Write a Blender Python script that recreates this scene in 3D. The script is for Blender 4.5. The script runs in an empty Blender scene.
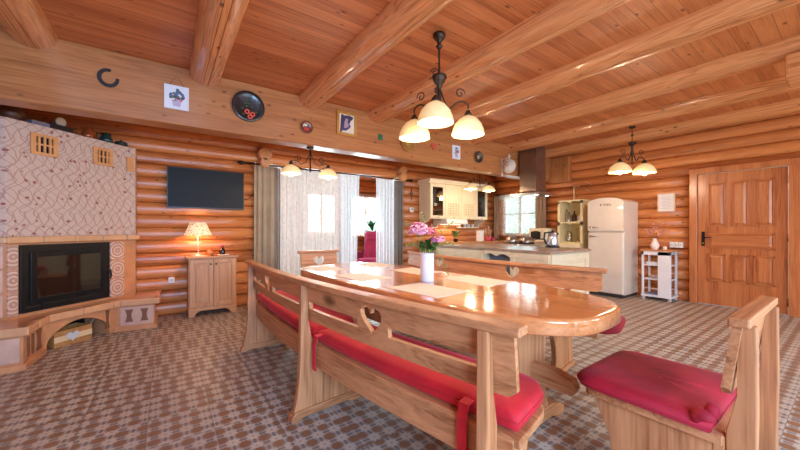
import bpy, bmesh, math, random
from mathutils import Vector, Matrix
from mathutils.geometry import tessellate_polygon
random.seed(7)
PI = math.pi
scene = bpy.context.scene
COL = scene.collection
vs = scene.view_settings
vs.view_transform = 'Standard'; vs.look = 'None'; vs.gamma = 1.0; vs.use_curve_mapping = False

# ------------------------------------------------------------ materials
def lin(c):
    return tuple((x/12.92 if x <= .04045 else ((x+.055)/1.055)**2.4) for x in [v/255 for v in c]) + (1,)

class NT:
    def __init__(s, name):
        s.m = bpy.data.materials.new(name); s.m.use_nodes = True
        s.t = s.m.node_tree; s.t.nodes.clear()
        s.out = s.t.nodes.new('ShaderNodeOutputMaterial')
    def n(s, typ, ins=None, **attrs):
        nd = s.t.nodes.new('ShaderNode'+typ)
        for k, v in attrs.items(): setattr(nd, k, v)
        for k, v in (ins or {}).items():
            sock = nd.inputs[k]
            if isinstance(v, bpy.types.NodeSocket): s.t.links.new(v, sock)
            else: sock.default_value = v
        return nd
    def math(s, op, a, b=None, c=None, clamp=False):
        nd = s.t.nodes.new('ShaderNodeMath'); nd.operation = op; nd.use_clamp = clamp
        for i, v in enumerate((a, b, c)):
            if v is None: continue
            if isinstance(v, bpy.types.NodeSocket): s.t.links.new(v, nd.inputs[i])
            else: nd.inputs[i].default_value = v
        return nd.outputs[0]
    def mix(s, fac, a, b, blend='MIX'):
        nd = s.t.nodes.new('ShaderNodeMix'); nd.data_type = 'RGBA'; nd.blend_type = blend
        for sock, v in ((nd.inputs[0], fac), (nd.inputs[6], a), (nd.inputs[7], b)):
            if isinstance(v, bpy.types.NodeSocket): s.t.links.new(v, sock)
            else: sock.default_value = v
        return nd.outputs[2]
    def ramp(s, fac, stops):
        nd = s.t.nodes.new('ShaderNodeValToRGB'); s.t.links.new(fac, nd.inputs[0])
        e = nd.color_ramp.elements
        while len(e) < len(stops): e.new(.5)
        for el, (p, c) in zip(e, stops):
            el.position = p; el.color = c if len(c) == 4 else tuple(c)+(1,)
        return nd.outputs[0]
    def step(s, v, a, b):   # smooth 0->1 from a to b
        nd = s.t.nodes.new('ShaderNodeMapRange'); nd.clamp = True
        s.t.links.new(v, nd.inputs[0]); nd.inputs[1].default_value = a; nd.inputs[2].default_value = b
        return nd.outputs[0]
    def coords(s, rnd=True):
        tc = s.n('TexCoord')
        if not rnd: return tc.outputs['Object']
        oi = s.n('ObjectInfo')
        r = s.math('MULTIPLY', oi.outputs['Random'], 37.0)
        cb = s.n('CombineXYZ', {'X': r, 'Y': r, 'Z': r})
        return s.n('VectorMath', {0: tc.outputs['Object'], 1: cb.outputs[0]}, operation='ADD').outputs[0]
    def bsdf(s, color, rough=.5, **kw):
        p = s.n('BsdfPrincipled')
        def put(k, v):
            if isinstance(v, bpy.types.NodeSocket): s.t.links.new(v, p.inputs[k])
            else: p.inputs[k].default_value = v
        put('Base Color', color); put('Roughness', rough)
        for k, v in kw.items(): put(k.replace('_', ' '), v)
        s.t.links.new(p.outputs[0], s.out.inputs[0])
        return p
    def bump(s, p, h, strength=.3, dist=.01):
        b = s.n('Bump', {'Height': h, 'Strength': strength, 'Distance': dist})
        s.t.links.new(b.outputs[0], p.inputs['Normal'])

_cache = {}
def plain(name, rgb, rough=.5, var=.06, bump=0, bscale=60, **kw):
    """smooth paint, metal, ceramic: a faint cloud of tone over one colour"""
    if name in _cache: return _cache[name]
    t = NT(name); c = lin(rgb)
    nz = t.n('TexNoise', {'Vector': t.coords(), 'Scale': 6.0, 'Detail': 3.0})
    d = tuple(x*(1-var*2) for x in c[:3])+(1,); l = tuple(min(1, x*(1+var)) for x in c[:3])+(1,)
    col = t.ramp(nz.outputs['Fac'], [(.3, d), (.7, l)])
    p = t.bsdf(col, rough, **kw)
    if bump:
        b = t.n('TexNoise', {'Vector': t.coords(), 'Scale': float(bscale), 'Detail': 2.0})
        t.bump(p, b.outputs['Fac'], bump)
    _cache[name] = t.m
    return t.m

def wood(name, axis, light, dark, rough=.38, rows=None, boards=None, knots=1.0, grain=1.0, coat=0.0, rnd=True, ring=.5):
    """pine: streaked grain along one axis, rings, knots; rows=(axis, pitch, offset) gives every log or board its own tone"""
    key = name+'_'+axis
    if key in _cache: return _cache[key]
    t = NT(key)
    co = t.coords(rnd)
    tone = None; groove = None
    if rows:
        ax, pitch, off = rows
        raw = t.coords(False)
        sp = t.n('SeparateXYZ', {0: raw}).outputs['XYZ'.index(ax.upper())]
        q = t.math('DIVIDE', t.math('SUBTRACT', sp, off), pitch)
        idx = t.math('FLOOR', q)
        wn = t.n('TexWhiteNoise', {'W': idx}, noise_dimensions='1D')
        tone = wn.outputs['Value']
        sh = t.n('VectorMath', {0: wn.outputs['Color'], 'Scale': 23.0}, operation='SCALE').outputs[0]
        co = t.n('VectorMath', {0: co, 1: sh}, operation='ADD').outputs[0]
        if boards:
            fr = t.math('FRACT', q)
            ed = t.math('MINIMUM', fr, t.math('SUBTRACT', 1.0, fr))
            groove = t.step(ed, boards*.5, boards)
    k = {'x': (.55, 9, 9), 'y': (9, .55, 9), 'z': (9, 9, .55)}[axis]
    v1 = t.n('Mapping', {'Vector': co, 'Scale': k}).outputs[0]
    n1 = t.n('TexNoise', {'Vector': v1, 'Scale': .9*grain, 'Detail': 4.0, 'Roughness': .55, 'Distortion': .8}).outputs['Fac']
    k2 = {'x': (2.0, 60, 60), 'y': (60, 2.0, 60), 'z': (60, 60, 2.0)}[axis]
    v2 = t.n('Mapping', {'Vector': co, 'Scale': k2}).outputs[0]
    n2 = t.n('TexNoise', {'Vector': v2, 'Scale': 1.6*grain, 'Detail': 2.0}).outputs['Fac']
    # growth rings: contours of a stretched field
    r = t.math('FRACT', t.math('MULTIPLY', n1, 9.0))
    rg = t.math('ABSOLUTE', t.math('SUBTRACT', r, .5))
    rg = t.math('MULTIPLY', t.step(rg, .05, .5), ring)
    f = t.math('ADD', t.math('MULTIPLY', n1, .55), t.math('MULTIPLY', n2, .35))
    f = t.math('ADD', f, t.math('MULTIPLY', rg, .22))
    if tone is not None: f = t.math('ADD', f, t.math('MULTIPLY', t.math('SUBTRACT', tone, .5), .17))
    L, D = lin(light), lin(dark)
    M = tuple((a*.6+b*.4) for a, b in zip(L, D))
    col = t.ramp(f, [(.33, D), (.48, M), (.63, L)])
    if knots:
        kk = {'x': (2.0, 4.2, 4.2), 'y': (4.2, 2.0, 4.2), 'z': (4.2, 4.2, 2.0)}[axis]
        v3 = t.n('Mapping', {'Vector': co, 'Scale': kk}).outputs[0]
        vo = t.n('TexVoronoi', {'Vector': v3, 'Scale': 1.5*knots, 'Randomness': 1.0})
        kd = t.math('SUBTRACT', 1.0, t.step(vo.outputs['Distance'], .06, .14))
        col = t.mix(t.math('MULTIPLY', kd, .85), col, lin((96, 48, 22)))
    if groove is not None:
        col = t.mix(groove, t.mix(.45, col, lin((100, 52, 28))), col)
    kw = {'Coat_Weight': coat, 'Coat_Roughness': .08} if coat else {}
    p = t.bsdf(col, rough, **kw)
    t.bump(p, n2 if groove is None else t.math('ADD', t.math('MULTIPLY', n2, .15), groove), .12 if groove is None else .3, .004)
    _cache[key] = t.m
    return t.m

def logw(ax):     # varnished wall logs
    return wood('log_wall_pine', ax, (216, 136, 76), (158, 82, 38), .33, rows=('z', .168, .0), knots=1.6, rnd=False, ring=.5)
def beamw(ax): return wood('beam_pine', ax, (222, 154, 98), (172, 102, 56), .22, knots=1.3, ring=1.1, coat=.5)
def girderw(ax): return wood('girder_pine', ax, (192, 130, 78), (150, 90, 48), .3, knots=1.4, ring=.4)
def trimw(ax): return wood('door_pine', ax, (202, 126, 76), (158, 84, 44), .26, knots=.0, ring=.3)
def benchw(ax): return wood('bench_spruce', ax, (208, 146, 98), (148, 90, 52), .42, knots=.5, grain=.8, ring=.5)
def tablew(ax): return wood('table_pine', ax, (224, 150, 92), (184, 104, 56), .14, knots=.3, grain=.7, coat=.6, ring=.4)
def boxw(ax): return wood('pale_oak', ax, (214, 156, 104), (178, 116, 70), .4, knots=0, grain=.8, ring=.3)

def mat_emit(name, rgb, strength):
    if name in _cache: return _cache[name]
    t = NT(name)
    e = t.n('Emission', {'Color': lin(rgb), 'Strength': strength})
    t.t.links.new(e.outputs[0], t.out.inputs[0]); _cache[name] = t.m
    return t.m

def mat_shade(name, rgb, glow, base=(250, 235, 200)):
    """lit lamp shade: alabaster glass or fabric that glows from the bulb inside"""
    if name in _cache: return _cache[name]
    t = NT(name)
    nz = t.n('TexNoise', {'Vector': t.coords(), 'Scale': 14.0, 'Detail': 4.0, 'Distortion': 1.5}).outputs['Fac']
    c = t.ramp(nz, [(.3, tuple(x*.75 for x in lin(rgb)[:3])+(1,)), (.7, lin(rgb))])
    p = t.bsdf(lin(base), .25)
    t.t.links.new(c, p.inputs['Emission Color']); p.inputs['Emission Strength'].default_value = glow
    _cache[name] = t.m
    return t.m

def mat_glass(name, tint=(235, 245, 245), alpha=.12, rough=.03):
    if name in _cache: return _cache[name]
    t = NT(name)
    a = t.n('BsdfTransparent', {'Color': lin(tint)}); g = t.n('BsdfGlossy', {'Roughness': rough, 'Color': (1, 1, 1, 1)})
    fr = t.n('Fresnel', {'IOR': 1.45})
    fac = t.math('ADD', fr.outputs[0], alpha, clamp=True)
    mx = t.n('MixShader', {0: fac, 1: a.outputs[0], 2: g.outputs[0]})
    t.t.links.new(mx.outputs[0], t.out.inputs[0]); _cache[name] = t.m
    return t.m

def mat_sheer(name, rgb, openness=.5, scale=9.0):
    """lace: translucent thread with open mesh and a woven floral figure"""
    if name in _cache: return _cache[name]
    t = NT(name); c = lin(rgb)
    co = t.coords()
    co = t.n('Mapping', {'Vector': co, 'Scale': (1.0, 1.0, .6)}).outputs[0]
    vo = t.n('TexVoronoi', {'Vector': co, 'Scale': scale}, feature='DISTANCE_TO_EDGE').outputs['Distance']
    nz = t.n('TexNoise', {'Vector': co, 'Scale': scale*2.2, 'Detail': 2.0}).outputs['Fac']
    fig = t.step(t.math('ADD', vo, t.math('MULTIPLY', nz, .3)), .12, .36)
    op = t.math('ADD', t.math('MULTIPLY', fig, openness*.22), openness*.82)
    df = t.n('BsdfDiffuse', {'Color': c}); tl = t.n('BsdfTranslucent', {'Color': c})
    m1 = t.n('MixShader', {0: .55, 1: df.outputs[0], 2: tl.outputs[0]})
    tr = t.n('BsdfTransparent')
    m2 = t.n('MixShader', {0: op, 1: m1.outputs[0], 2: tr.outputs[0]})
    t.t.links.new(m2.outputs[0], t.out.inputs[0]); _cache[name] = t.m
    return t.m

def mat_cloth(name, rgb, rough=.9, sheen=.3, var=.12):
    if name in _cache: return _cache[name]
    t = NT(name); c = lin(rgb)
    nz = t.n('TexNoise', {'Vector': t.coords(), 'Scale': 5.0, 'Detail': 4.0, 'Distortion': .6}).outputs['Fac']
    col = t.ramp(nz, [(.3, tuple(x*(1-var*2) for x in c[:3])+(1,)), (.7, tuple(min(1, x*(1+var)) for x in c[:3])+(1,))])
    p = t.bsdf(col, rough, Sheen_Weight=sheen, Sheen_Roughness=.4)
    p.inputs['Sheen Tint'].default_value = tuple(min(1, x*1.2+.15) for x in c[:3])+(1,)
    b = t.n('TexNoise', {'Vector': t.coords(), 'Scale': 220.0, 'Detail': 1.0}).outputs['Fac']
    t.bump(p, b, .15, .003); _cache[name] = t.m
    return t.m

def mat_floor():
    t = NT('floor_patterned_tile')
    s = t.n('SeparateXYZ', {0: t.coords(False)})
    x, y = s.outputs[0], s.outputs[1]
    TS = .32
    tx = t.math('FLOOR', t.math('DIVIDE', t.math('SUBTRACT', x, .875), TS))
    ty = t.math('FLOOR', t.math('DIVIDE', t.math('SUBTRACT', y, 1.86), TS))
    wn = t.n('TexWhiteNoise', {'Vector': t.n('CombineXYZ', {0: tx, 1: ty}).outputs[0]}, noise_dimensions='2D')
    par = t.math('MODULO', t.math('ADD', t.math('ADD', tx, ty), 100.0), 2.0)
    sh = t.math('MULTIPLY', par, .5)
    u = t.math('ADD', t.math('DIVIDE', t.math('SUBTRACT', x, .75), .1), sh)
    v = t.math('DIVIDE', t.math('SUBTRACT', y, 1.93), .1)
    def cell(a, b):
        fa = t.math('SUBTRACT', t.math('FRACT', t.math('ADD', a, 100.5)), .5)
        fb = t.math('SUBTRACT', t.math('FRACT', t.math('ADD', b, 100.5)), .5)
        d = t.math('SQRT', t.math('ADD', t.math('MULTIPLY', fa, fa), t.math('MULTIPLY', fb, fb)))
        return fa, fb, d
    a1, b1, d1 = cell(u, v)
    a2, b2, d2 = cell(t.math('ADD', u, .5), t.math('ADD', v, .5))
    th = t.math('ARCTAN2', b2, a2)
    pet = t.math('MULTIPLY', t.math('COSINE', t.math('MULTIPLY', th, 8.0)), .05)
    fl = t.math('SUBTRACT', 1.0, t.step(t.math('ADD', d2, pet), .30, .37))
    core = t.math('SUBTRACT', 1.0, t.step(d2, .05, .09))
    dark = lin((122, 112, 106)); pale = lin((196, 182, 164)); mid = lin((158, 148, 140)); brown = lin((142, 100, 70))
    base = t.mix(t.step(t.math('ABSOLUTE', t.math('SUBTRACT', d1, .40)), .02, .06), mid, dark)
    c = t.mix(fl, base, pale)
    c = t.mix(core, c, mid)
    ring = t.math('SUBTRACT', 1.0, t.step(d1, .35, .39))
    c = t.mix(ring, c, mid)
    br = t.math('SUBTRACT', 1.0, t.step(t.math('ADD', d1, t.math('MULTIPLY', t.math('COSINE', t.math('MULTIPLY', t.math('ARCTAN2', b1, a1), 8.0)), .02)), .27, .32))
    c = t.mix(br, c, brown)
    # joints between the tiles
    def joint(val, o):
        f = t.math('FRACT', t.math('ADD', t.math('DIVIDE', t.math('SUBTRACT', val, o), TS), 50.0))
        return t.step(t.math('MINIMUM', f, t.math('SUBTRACT', 1.0, f)), .004, .009)
    j = t.math('MULTIPLY', joint(x, .875), joint(y, 1.86))
    c = t.mix(j, t.mix(.5, c, lin((104, 98, 94))), c)
    nz = t.n('TexNoise', {'Vector': t.coords(False), 'Scale': 1.5, 'Detail': 4.0}).outputs['Fac']
    c = t.mix(t.math('MULTIPLY', t.step(nz, .35, .7), .25), c, t.mix(.5, c, brown))
    c = t.mix(t.math('MULTIPLY', wn.outputs['Value'], .12), c, lin((120, 104, 96)))
    p = t.bsdf(c, .42)
    t.bump(p, t.math('ADD', fl, j), .08, .003)
    return t.m

def mat_paper():
    """cream wall covering with red-brown twigs"""
    t = NT('twig_pattern_paper')
    co = t.coords(False)
    sp = t.n('SeparateXYZ', {0: co})
    a = t.math('MULTIPLY', t.math('ADD', sp.outputs[0], sp.outputs[1]), .707); z = sp.outputs[2]
    nz = t.n('TexNoise', {'Vector': co, 'Scale': 7.0, 'Detail': 2.0}).outputs['Fac']
    w1 = t.math('MULTIPLY', t.math('SINE', t.math('MULTIPLY', z, 34.0)), .22)
    def stem(ph, sl, wob):
        q = t.math('ADD', t.math('ADD', t.math('MULTIPLY', a, 10.5), t.math('MULTIPLY', z, sl)), t.math('ADD', t.math('MULTIPLY', w1, wob), t.math('MULTIPLY', nz, .9)))
        d = t.math('ABSOLUTE', t.math('SUBTRACT', t.math('FRACT', t.math('ADD', q, ph)), .5))
        return t.math('SUBTRACT', 1.0, t.step(d, .02, .07))
    m = t.math('MAXIMUM', stem(20.0, 0.0, 1.6), t.math('MAXIMUM', stem(20.3, 8.5, -.8), stem(40.6, -8.5, .8)))
    v = t.n('CombineXYZ', {0: t.math('ADD', t.math('MULTIPLY', a, 10.5), t.math('MULTIPLY', nz, .9)), 1: t.math('MULTIPLY', z, 10.5)})
    b = t.n('TexVoronoi', {'Vector': v.outputs[0], 'Scale': 1.35, 'Randomness': .6}).outputs['Distance']
    blob = t.math('SUBTRACT', 1.0, t.step(b, .16, .25))
    m = t.math('MAXIMUM', t.math('MULTIPLY', m, .5), t.math('MULTIPLY', blob, .9))
    c = t.mix(m, lin((208, 182, 164)), lin((148, 68, 54)))
    t.bsdf(c, .6)
    return t.m

def mat_ring_tile(axis_mat=None):
    t = NT('ringed_stove_tile')
    co = t.coords(False)
    d = t.n('VectorMath', {0: co}, operation='LENGTH').outputs['Value']
    w = t.math('SINE', t.math('MULTIPLY', d, 190.0))
    c = t.mix(t.step(w, -.6, .8), lin((192, 146, 122)), lin((224, 190, 170)))
    p = t.bsdf(c, .22, Coat_Weight=.4)
    t.bump(p, w, .5, .004)
    return t.m

# ------------------------------------------------------------ geometry
class MB:
    def __init__(s): s.v = []; s.f = []; s.sm = []
    def add(s, vs_, fs, smooth=False, M=None):
        o = len(s.v)
        s.v += [tuple(M @ Vector(p)) if M else tuple(p) for p in vs_]
        s.f += [[i+o for i in f] for f in fs]; s.sm += [smooth]*len(fs)
        return s
    def box(s, x0, x1, y0, y1, z0, z1, M=None):
        return s.add([(x0, y0, z0), (x1, y0, z0), (x1, y1, z0), (x0, y1, z0), (x0, y0, z1), (x1, y0, z1), (x1, y1, z1), (x0, y1, z1)],
                     [(0, 3, 2, 1), (4, 5, 6, 7), (0, 1, 5, 4), (1, 2, 6, 5), (2, 3, 7, 6), (3, 0, 4, 7)], M=M)
    def prism(s, poly, axis, a, b, smooth=False, M=None):
        """2D outline (concave allowed) extruded along an axis; poly is in the two other axes in x,y,z order"""
        def p3(p, c):
            return {'x': (c, p[0], p[1]), 'y': (p[0], c, p[1]), 'z': (p[0], p[1], c)}[axis]
        n = len(poly)
        V = [p3(p, a) for p in poly]+[p3(p, b) for p in poly]
        tri = tessellate_polygon([[Vector((p[0], p[1], 0)) for p in poly]])
        s.add(V, [tuple(t) for t in tri]+[tuple(i+n for i in reversed(t)) for t in tri], False, M)
        o = len(s.v)-2*n
        for i in range(n):
            j = (i+1) % n
            s.f.append([o+i, o+j, o+n+j, o+n+i]); s.sm.append(smooth)
        return s
    def lathe(s, prof, n=24, c=(0, 0, 0), M=None, smooth=True, cap=True):
        V = []; F = []
        for r, z in prof:
            for k in range(n):
                a = 2*PI*k/n; V.append((c[0]+r*math.cos(a), c[1]+r*math.sin(a), c[2]+z))
        for i in range(len(prof)-1):
            for k in range(n):
                k2 = (k+1) % n; F.append((i*n+k, i*n+k2, (i+1)*n+k2, (i+1)*n+k))
        s.add(V, F, smooth, M)
        if cap:
            o = len(s.v)-len(V)
            for i in (0, len(prof)-1):
                if prof[i][0] > 1e-4:
                    s.f.append([o+i*n+k for k in range(n)]); s.sm.append(False)
        return s
    def tube(s, pts, r, n=8, M=None, closed=False):
        P = [Vector(p) for p in pts]; m = len(P)
        R = r if isinstance(r, (list, tuple)) else [r]*m
        V = []; up = None
        for i in range(m):
            if closed: d = P[(i+1) % m]-P[i-1]
            else: d = P[min(i+1, m-1)]-P[max(i-1, 0)]
            d.normalize()
            if up is None:
                up = Vector((0, 0, 1)) if abs(d.z) < .9 else Vector((1, 0, 0))
            a = d.cross(up); a.normalize(); b = a.cross(d); b.normalize(); up = b
            for k in range(n):
                t = 2*PI*k/n; V.append(P[i]+a*math.cos(t)*R[i]+b*math.sin(t)*R[i])
        F = []
        for i in range(m if closed else m-1):
            i2 = (i+1) % m
            for k in range(n):
                k2 = (k+1) % n; F.append((i*n+k, i*n+k2, i2*n+k2, i2*n+k))
        if not closed:
            F += [tuple(reversed(range(n))), tuple((m-1)*n+k for k in range(n))]
        return s.add(V, F, True, M)
    def ball(s, c, r, nu=16, nv=10, M=None):
        rx, ry, rz = r if isinstance(r, (list, tuple)) else (r, r, r)
        V = [(c[0], c[1], c[2]-rz)]; F = []
        for j in range(1, nv):
            ph = -PI/2+PI*j/nv
            for i in range(nu):
                a = 2*PI*i/nu
                V.append((c[0]+rx*math.cos(ph)*math.cos(a), c[1]+ry*math.cos(ph)*math.sin(a), c[2]+rz*math.sin(ph)))
        V.append((c[0], c[1], c[2]+rz)); L = len(V)-1
        for i in range(nu):
            i2 = (i+1) % nu
            F.append((0, 1+i2, 1+i)); F.append((L, L-nu+i, L-nu+i2))
            for j in range(nv-2):
                F.append((1+j*nu+i, 1+j*nu+i2, 1+(j+1)*nu+i2, 1+(j+1)*nu+i))
        return s.add(V, F, True, M)
    def rings(s, loops, smooth=True, cap=True, M=None):
        n = len(loops[0]); V = [p for l in loops for p in l]; F = []
        for i in range(len(loops)-1):
            for k in range(n):
                k2 = (k+1) % n; F.append((i*n+k, i*n+k2, (i+1)*n+k2, (i+1)*n+k))
        s.add(V, F, smooth, M)
        if cap:
            o = len(s.v)-len(V)
            for li in (0, len(loops)-1):
                tri = tessellate_polygon([[Vector((p[0], p[1], 0)) for p in loops[li]]])
                for t in tri: s.f.append([o+li*n+i for i in t]); s.sm.append(smooth)
        return s
    def sheet(s, fn, nu, nv, smooth=True):
        V = [fn(i/nu, j/nv) for j in range(nv+1) for i in range(nu+1)]
        F = [(j*(nu+1)+i, j*(nu+1)+i+1, (j+1)*(nu+1)+i+1, (j+1)*(nu+1)+i) for j in range(nv) for i in range(nu)]
        return s.add(V, F, smooth)

def wloc(o):
    p = Vector((0, 0, 0))
    while o is not None: p = p+o.location; o = o.parent
    return p

def obj(name, mb, mat, parent=None, bevel=0, seg=2, local=False, solid=0, base=True):
    """link one mesh object. World coordinates unless local; children are stored relative to their parent"""
    v = mb.v
    if local: off = Vector((0, 0, 0)); loc = Vector((0, 0, 0))
    else:
        xs = [p[0] for p in v]; ys = [p[1] for p in v]; zs = [p[2] for p in v]
        off = Vector(((min(xs)+max(xs))/2, (min(ys)+max(ys))/2, (min(zs)+max(zs))/2 if base == 'c' else min(zs))) if base else Vector((0, 0, 0))
        loc = off-(wloc(parent) if parent else Vector((0, 0, 0)))
    me = bpy.data.meshes.new(name)
    me.from_pydata([(p[0]-off.x, p[1]-off.y, p[2]-off.z) for p in v], [], mb.f)
    me.polygons.foreach_set('use_smooth', mb.sm)
    bm = bmesh.new(); bm.from_mesh(me)
    bmesh.ops.recalc_face_normals(bm, faces=bm.faces); bm.to_mesh(me); bm.free()
    me.materials.append(mat)
    o = bpy.data.objects.new(name, me); COL.objects.link(o)
    o.location = loc
    if parent: o.parent = parent
    if solid:
        m = o.modifiers.new('solid', 'SOLIDIFY'); m.thickness = solid; m.offset = 0
    if bevel:
        m = o.modifiers.new('bevel', 'BEVEL'); m.width = bevel; m.segments = seg; m.limit_method = 'ANGLE'; m.angle_limit = math.radians(40)
    return o

def thing(name, label, cat, loc=(0, 0, 0), group=None, rz=0):
    o = bpy.data.objects.new(name, None); COL.objects.link(o)
    o.location = loc; o.rotation_euler = (0, 0, rz); o.empty_display_size = .05
    o['label'] = label; o['category'] = cat
    if group: o['group'] = group
    return o
def tag(o, label, cat, group=None):
    o['label'] = label; o['category'] = cat
    if group: o['group'] = group
    return o
def struct(o, label=None):
    o['kind'] = 'structure'
    if label: o['label'] = label
    return o
def dup(root, loc, label=None, rz=None):
    r = root.copy(); COL.objects.link(r); r.location = loc
    if rz is not None: r.rotation_euler = (0, 0, rz)
    if label: r['label'] = label
    for ch in list(root.children):
        c = ch.copy(); COL.objects.link(c); c.parent = r
        for g in list(ch.children):
            d = g.copy(); COL.objects.link(d); d.parent = c
    return r
def frame_rect(mb, axis, pos, th, a0, a1, z0, z1, w):
    """rectangular frame of four rails in the plane axis=pos..pos+th"""
    for (p0, p1, q0, q1) in ((a0, a0+w, z0, z1), (a1-w, a1, z0, z1), (a0+w, a1-w, z0, z0+w), (a0+w, a1-w, z1-w, z1)):
        if axis == 'y': mb.box(p0, p1, pos, pos+th, q0, q1)
        else: mb.box(pos, pos+th, p0, p1, q0, q1)
    return mb
def bar(p, q, w, h):
    """rotation+translation taking a unit box along x to the segment p-q"""
    p, q = Vector(p), Vector(q); d = q-p
    return Matrix.Translation(p) @ d.to_track_quat('X', 'Z').to_matrix().to_4x4(), d.length
# ------------------------------------------------------------ the room
ZC = 2.75; PITCH = .168
def log_wall(name, axis, pos, inward, a0, a1, ztop, holes=(), zbot=0.0, depth=.050):
    """a wall of stacked half-round logs; holes are (a0, a1, z0, z1)"""
    mb = MB(); rows = int(math.ceil((ztop-zbot)/PITCH))
    rnd = random.Random(name)
    for r in range(rows):
        zc = zbot+(r+.5)*PITCH
        if zc-.5*PITCH >= ztop: break
        spans = [(a0, a1)]
        for h0, h1, q0, q1 in holes:
            if q0 < zc < q1:
                ns = []
                for s0, s1 in spans:
                    if h0 > s0: ns.append((s0, min(s1, h0)))
                    if h1 < s1: ns.append((max(s0, h1), s1))
                spans = [s_ for s_ in ns if s_[1]-s_[0] > .01]
        for s0, s1 in spans:
            m = max(1, int((s1-s0)/.45)); loops = []
            for i in range(m+1):
                a = s0+(s1-s0)*i/m; d = depth*(1+rnd.uniform(-.10, .10)); zj = rnd.uniform(-.003, .003)
                pr = [(-.12, -.5*PITCH), (0, -.5*PITCH)]
                for k in range(1, 10):
                    t = -PI/2+PI*k/10
                    pr.append((d*math.cos(t)**.8, .5*PITCH*math.sin(t)+zj*math.cos(t)))
                pr += [(0, .5*PITCH), (-.12, .5*PITCH)]
                if axis == 'x': loops.append([(a, pos+inward*p, zc+q) for p, q in pr])
                else: loops.append([(pos+inward*p, a, zc+q) for p, q in pr])
            n = len(loops[0]); o = len(mb.v)
            mb.v += [p for l in loops for p in l]
            for i in range(m):
                for k in range(n):
                    k2 = (k+1) % n; mb.f.append([o+i*n+k, o+i*n+k2, o+(i+1)*n+k2, o+(i+1)*n+k]); mb.sm.append(1 < k < n-3 or k in (1, n-3))
            mb.f.append([o+k for k in range(n)]); mb.sm.append(False)
            mb.f.append([o+m*n+k for k in range(n)]); mb.sm.append(False)
    return struct(obj(name, mb, logw(axis), base=False))

log_wall('wall_back', 'x', 5.45, -1, -1.62, 6.87, 2.75, [(1.12, 3.88, -1, 2.12)])
log_wall('wall_right', 'y', 6.87, -1, -2.2, 5.45, 2.75, [(4.24, 5.16, 1.0, 2.0), (.50, 1.58, -1, 2.09)])
log_wall('wall_left', 'y', -1.62, 1, -2.2, 5.45, 2.75)
log_wall('wall_front', 'x', -2.2, 1, -1.62, 6.87, 2.75, [(-1.0, .9, .85, 2.2), (1.5, 3.4, .1, 2.2), (4.0, 5.9, .85, 2.2)])
log_wall('wall_sunroom', 'x', 8.05, -1, .2, 6.0, 2.6, [(1.25, 2.15, .98, 2.12), (2.85, 3.66, 1.02, 2.1), (3.98, 5.06, .95, 2.08)])
struct(obj('wall_sunroom_side', MB().box(.08, .2, 5.57, 8.2, 0, 2.6), logw('y')))
struct(obj('wall_sunroom_end', MB().box(5.9, 6.02, 5.57, 8.2, 0, 2.6), logw('y')))
struct(obj('floor', MB().box(-1.75, 7.0, -2.35, 8.2, -.1, 0), mat_floor(), base=False))
struct(obj('ceiling', MB().box(-1.75, 7.0, -2.35, 5.6, ZC, ZC+.1),
           wood('ceiling_boards', 'x', (216, 138, 82), (174, 94, 46), .42, rows=('y', .118, .03), boards=.035, knots=1.5, rnd=False, ring=.3), base=False))
struct(obj('ceiling_sunroom', MB().box(.08, 6.02, 5.58, 8.2, 2.5, 2.6), logw('x'), base=False))

# round ceiling beams with a flat, grooved underside
def beam(n, xc, r=.142, y0=-2.2, y1=3.92):
    D = .128; out = [(xc-r, ZC+.004)]
    xs = [-r*math.cos(PI*k/18) for k in range(19)]
    for x in xs:
        if abs(x) < .02: continue
        out.append((xc+x, ZC-.004-D*max(0, 1-(x/r)**2)**.42))
        if x < 0 and x > -.06: pass
    # two narrow grooves beside a strip along the middle of the underside
    i = next(k for k, p in enumerate(out) if p[0] > xc)
    zb = ZC-.004-D
    out[i:i] = [(xc-.034, zb), (xc-.028, zb+.018), (xc-.020, zb), (xc+.020, zb), (xc+.028, zb+.018), (xc+.034, zb)]
    out.append((xc+r, ZC+.004))
    q = []
    for p in out:
        if not q or math.hypot(p[0]-q[-1][0], p[1]-q[-1][1]) > 1e-4: q.append(p)
    out = q
    return struct(obj('trim_%d' % n, MB().prism(out, 'y', y0, y1), beamw('y')))
BEAMX = [-.87, .33, 1.43, 2.37, 3.30, 4.35, 5.37, 6.38]
for i, x in enumerate(BEAMX): beam(i+1, x)
# the planed girder the beams land on, the crossing beam near the door, the boxed stub
struct(obj('trim_9', MB().box(-1.56, 6.80, 3.88, 4.11, 2.18, ZC), girderw('x'), bevel=.012))
struct(obj('trim_10', MB().box(4.21, 4.50, -2.2, .37, 2.40, 2.615), beamw('y'), bevel=.015))
struct(obj('trim_11', MB().box(6.70, 6.86, 3.47, 3.885, 2.13, 2.66), girderw('z'), bevel=.006))
def log_end(n, x, zs):
    mb = MB()
    for z, r in zs:
        mb.lathe([(r-.012, 0), (r, .012), (r, .3)], 20, M=Matrix.Translation((x, 5.25, z)) @ Matrix.Rotation(-PI/2, 4, 'X'))
    return struct(obj('trim_%d' % n, mb, boxw('y')))
log_end(12, 1.24, [(2.30, .10), (2.175, .075)])
log_end(13, 3.84, [(2.33, .085), (2.19, .085)])
log_end(14, 6.3, [(2.26, .07)])
# bottom of the wall: low skirting strip on the back and right walls
struct(obj('baseboard_right', MB().box(6.78, 6.82, 1.70, 3.0, 0, .03), trimw('y')))
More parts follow.
